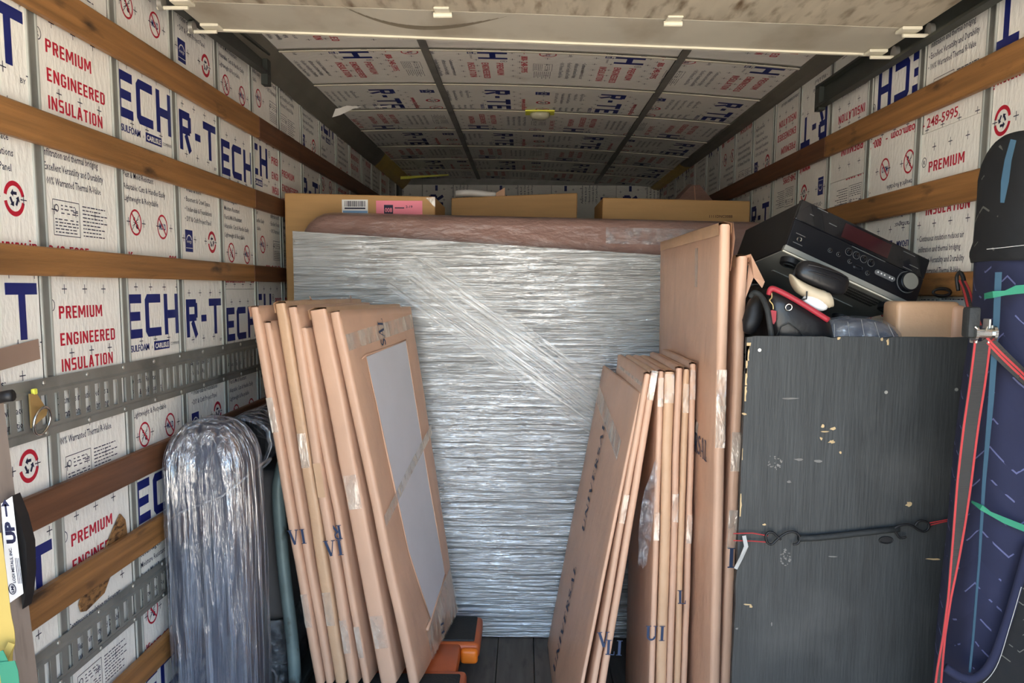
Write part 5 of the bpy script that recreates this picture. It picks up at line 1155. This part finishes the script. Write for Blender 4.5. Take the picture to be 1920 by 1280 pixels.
mb.build('lettering', 'ink', dcl)
beam_text('LODI METALS, INC.', 30, 1092, .068, .0055, bold=.02)
o = P(23, 1104, Y=YP-.002); MB().tube([o+xd*(.010*math.cos(t))+yd*(.0065*math.sin(t)) for t in [2*math.pi*i/18 for i in range(18)]], .0008, 5, closed=True).build('logo', 'ink', dcl); beam_text('LMI', 27, 1110, .013, .005, bold=.05)
mb = MB()
for k in range(3):
    a = P(34+k*3, 1094, Y=YP-.0018); mb.add([a, a+yd*-.0012, a+yd*-.0012+xd*.05, a+xd*.05], [(0, 1, 2, 3)])
mb.build('small_print', 'ink', dcl)
rb_ = [P(x, y, Y=YP+.02) for x, y in ((20, 930), (36, 970), (49, 1020), (51, 1075), (47, 1120), (42, 1142), (38, 1100))]
MB().loft([[(v.x, v.y, v.z) for v in rb_], [(v.x, v.y+.03, v.z) for v in rb_]]).build('rubber_bumper', 'black', ps)
MB().tube([P(-14, 748, Y=YP+.03), P(14, 742, Y=YP+.03), P(24, 741, Y=YP+.03)], .011, 10).build('latch_pin', 'black', ps, True)
ys_ = thing('yellow_sling', (P(10, 1280, Y=1.47).x, 1.47, 0), 'yellow webbing sling hanging beside the grey beam in the left corner', 'strap')
MB().ribbon(spline([P(-12, 1000, Y=1.48), P(-2, 1080, Y=1.475), P(6, 1150, Y=1.47), P(14, 1200, Y=1.47), P(10, 1290, Y=1.47), (P(8, 1290, Y=1.47).x, 1.47, .3), (P(8, 1290, Y=1.47).x, 1.47, .003)], 5), (1, .2, 0), .026).build('webbing', 'yellow_strap', ys_)
MB().ribbon(spline([P(22, 1205, Y=1.46), P(10, 1235, Y=1.455), P(18, 1260, Y=1.455), P(30, 1300, Y=1.455)], 5), (1, .2, 0), .012).build('webbing', 'yellow_strap', ys_)
gs_ = MB().ribbon(spline([P(-10, 1225, Y=1.43), P(4, 1255, Y=1.43), P(22, 1300, Y=1.43), (P(26, 1300, Y=1.43).x, 1.43, .3), (P(26, 1300, Y=1.43).x, 1.43, .003)], 5), (1, .2, .2), .03).build('green_sling', 'green_strap'); tag(gs_, 'green webbing strap in the bottom left corner below the yellow sling', 'strap')
# tie-down ring clipped into the upper track
xr_ = XL+.0145
tg = thing('tie_down_ring', P(76, 775, X=xr_), 'gold plated tie-down clip with steel ring hooked in the upper left track', 'tie-down ring')
pl_ = [P(x, y, X=xr_+.004) for x, y in ((53, 738), (66, 738), (86, 768), (84, 778), (57, 802))]
MB().add([tuple(v) for v in pl_]+[(v.x+.004, v.y, v.z) for v in pl_], [tuple(range(5)), tuple(range(9, 4, -1))]+[(i, 5+i, 5+(i+1) % 5, (i+1) % 5) for i in range(5)]).build('plate', 'zinc_gold', tg)
c = P(79, 789, X=xr_+.016); MB().tube([c+Vector((.006*math.sin(t), .034*math.cos(t), .033*math.sin(t))) for t in [2*math.pi*i/28 for i in range(28)]], .0034, 8, closed=True).build('ring', 'chrome', tg, True)
p = P(63, 733, X=xr_+.004); MB().bbox((p.x-.003, p.y-.008, p.z-.008), (p.x+.006, p.y+.008, p.z+.006), .003).build('latch_tab', 'yellow_neon', tg)
# shim jammed behind the lower slat
wp = [P(x, y, X=XL+.003) for x, y in ((225, 963), (234, 974), (240, 1019), (204, 1085), (195, 1111), (161, 1145), (152, 1147), (148, 1134), (161, 1092), (187, 1051), (213, 990))]
k = len(wp); ws = MB().add([(XL+.0012, v.y, v.z) for v in wp]+[(XL+.0052, v.y, v.z) for v in wp], [tuple(range(k)), tuple(range(2*k-1, k-1, -1))]+[(i, k+i, k+(i+1) % k, (i+1) % k) for i in range(k)]).build('wood_wedge', 'wood_raw')
tag(ws, 'rough wooden wedge jammed slanting behind the lower left slat', 'wedge')
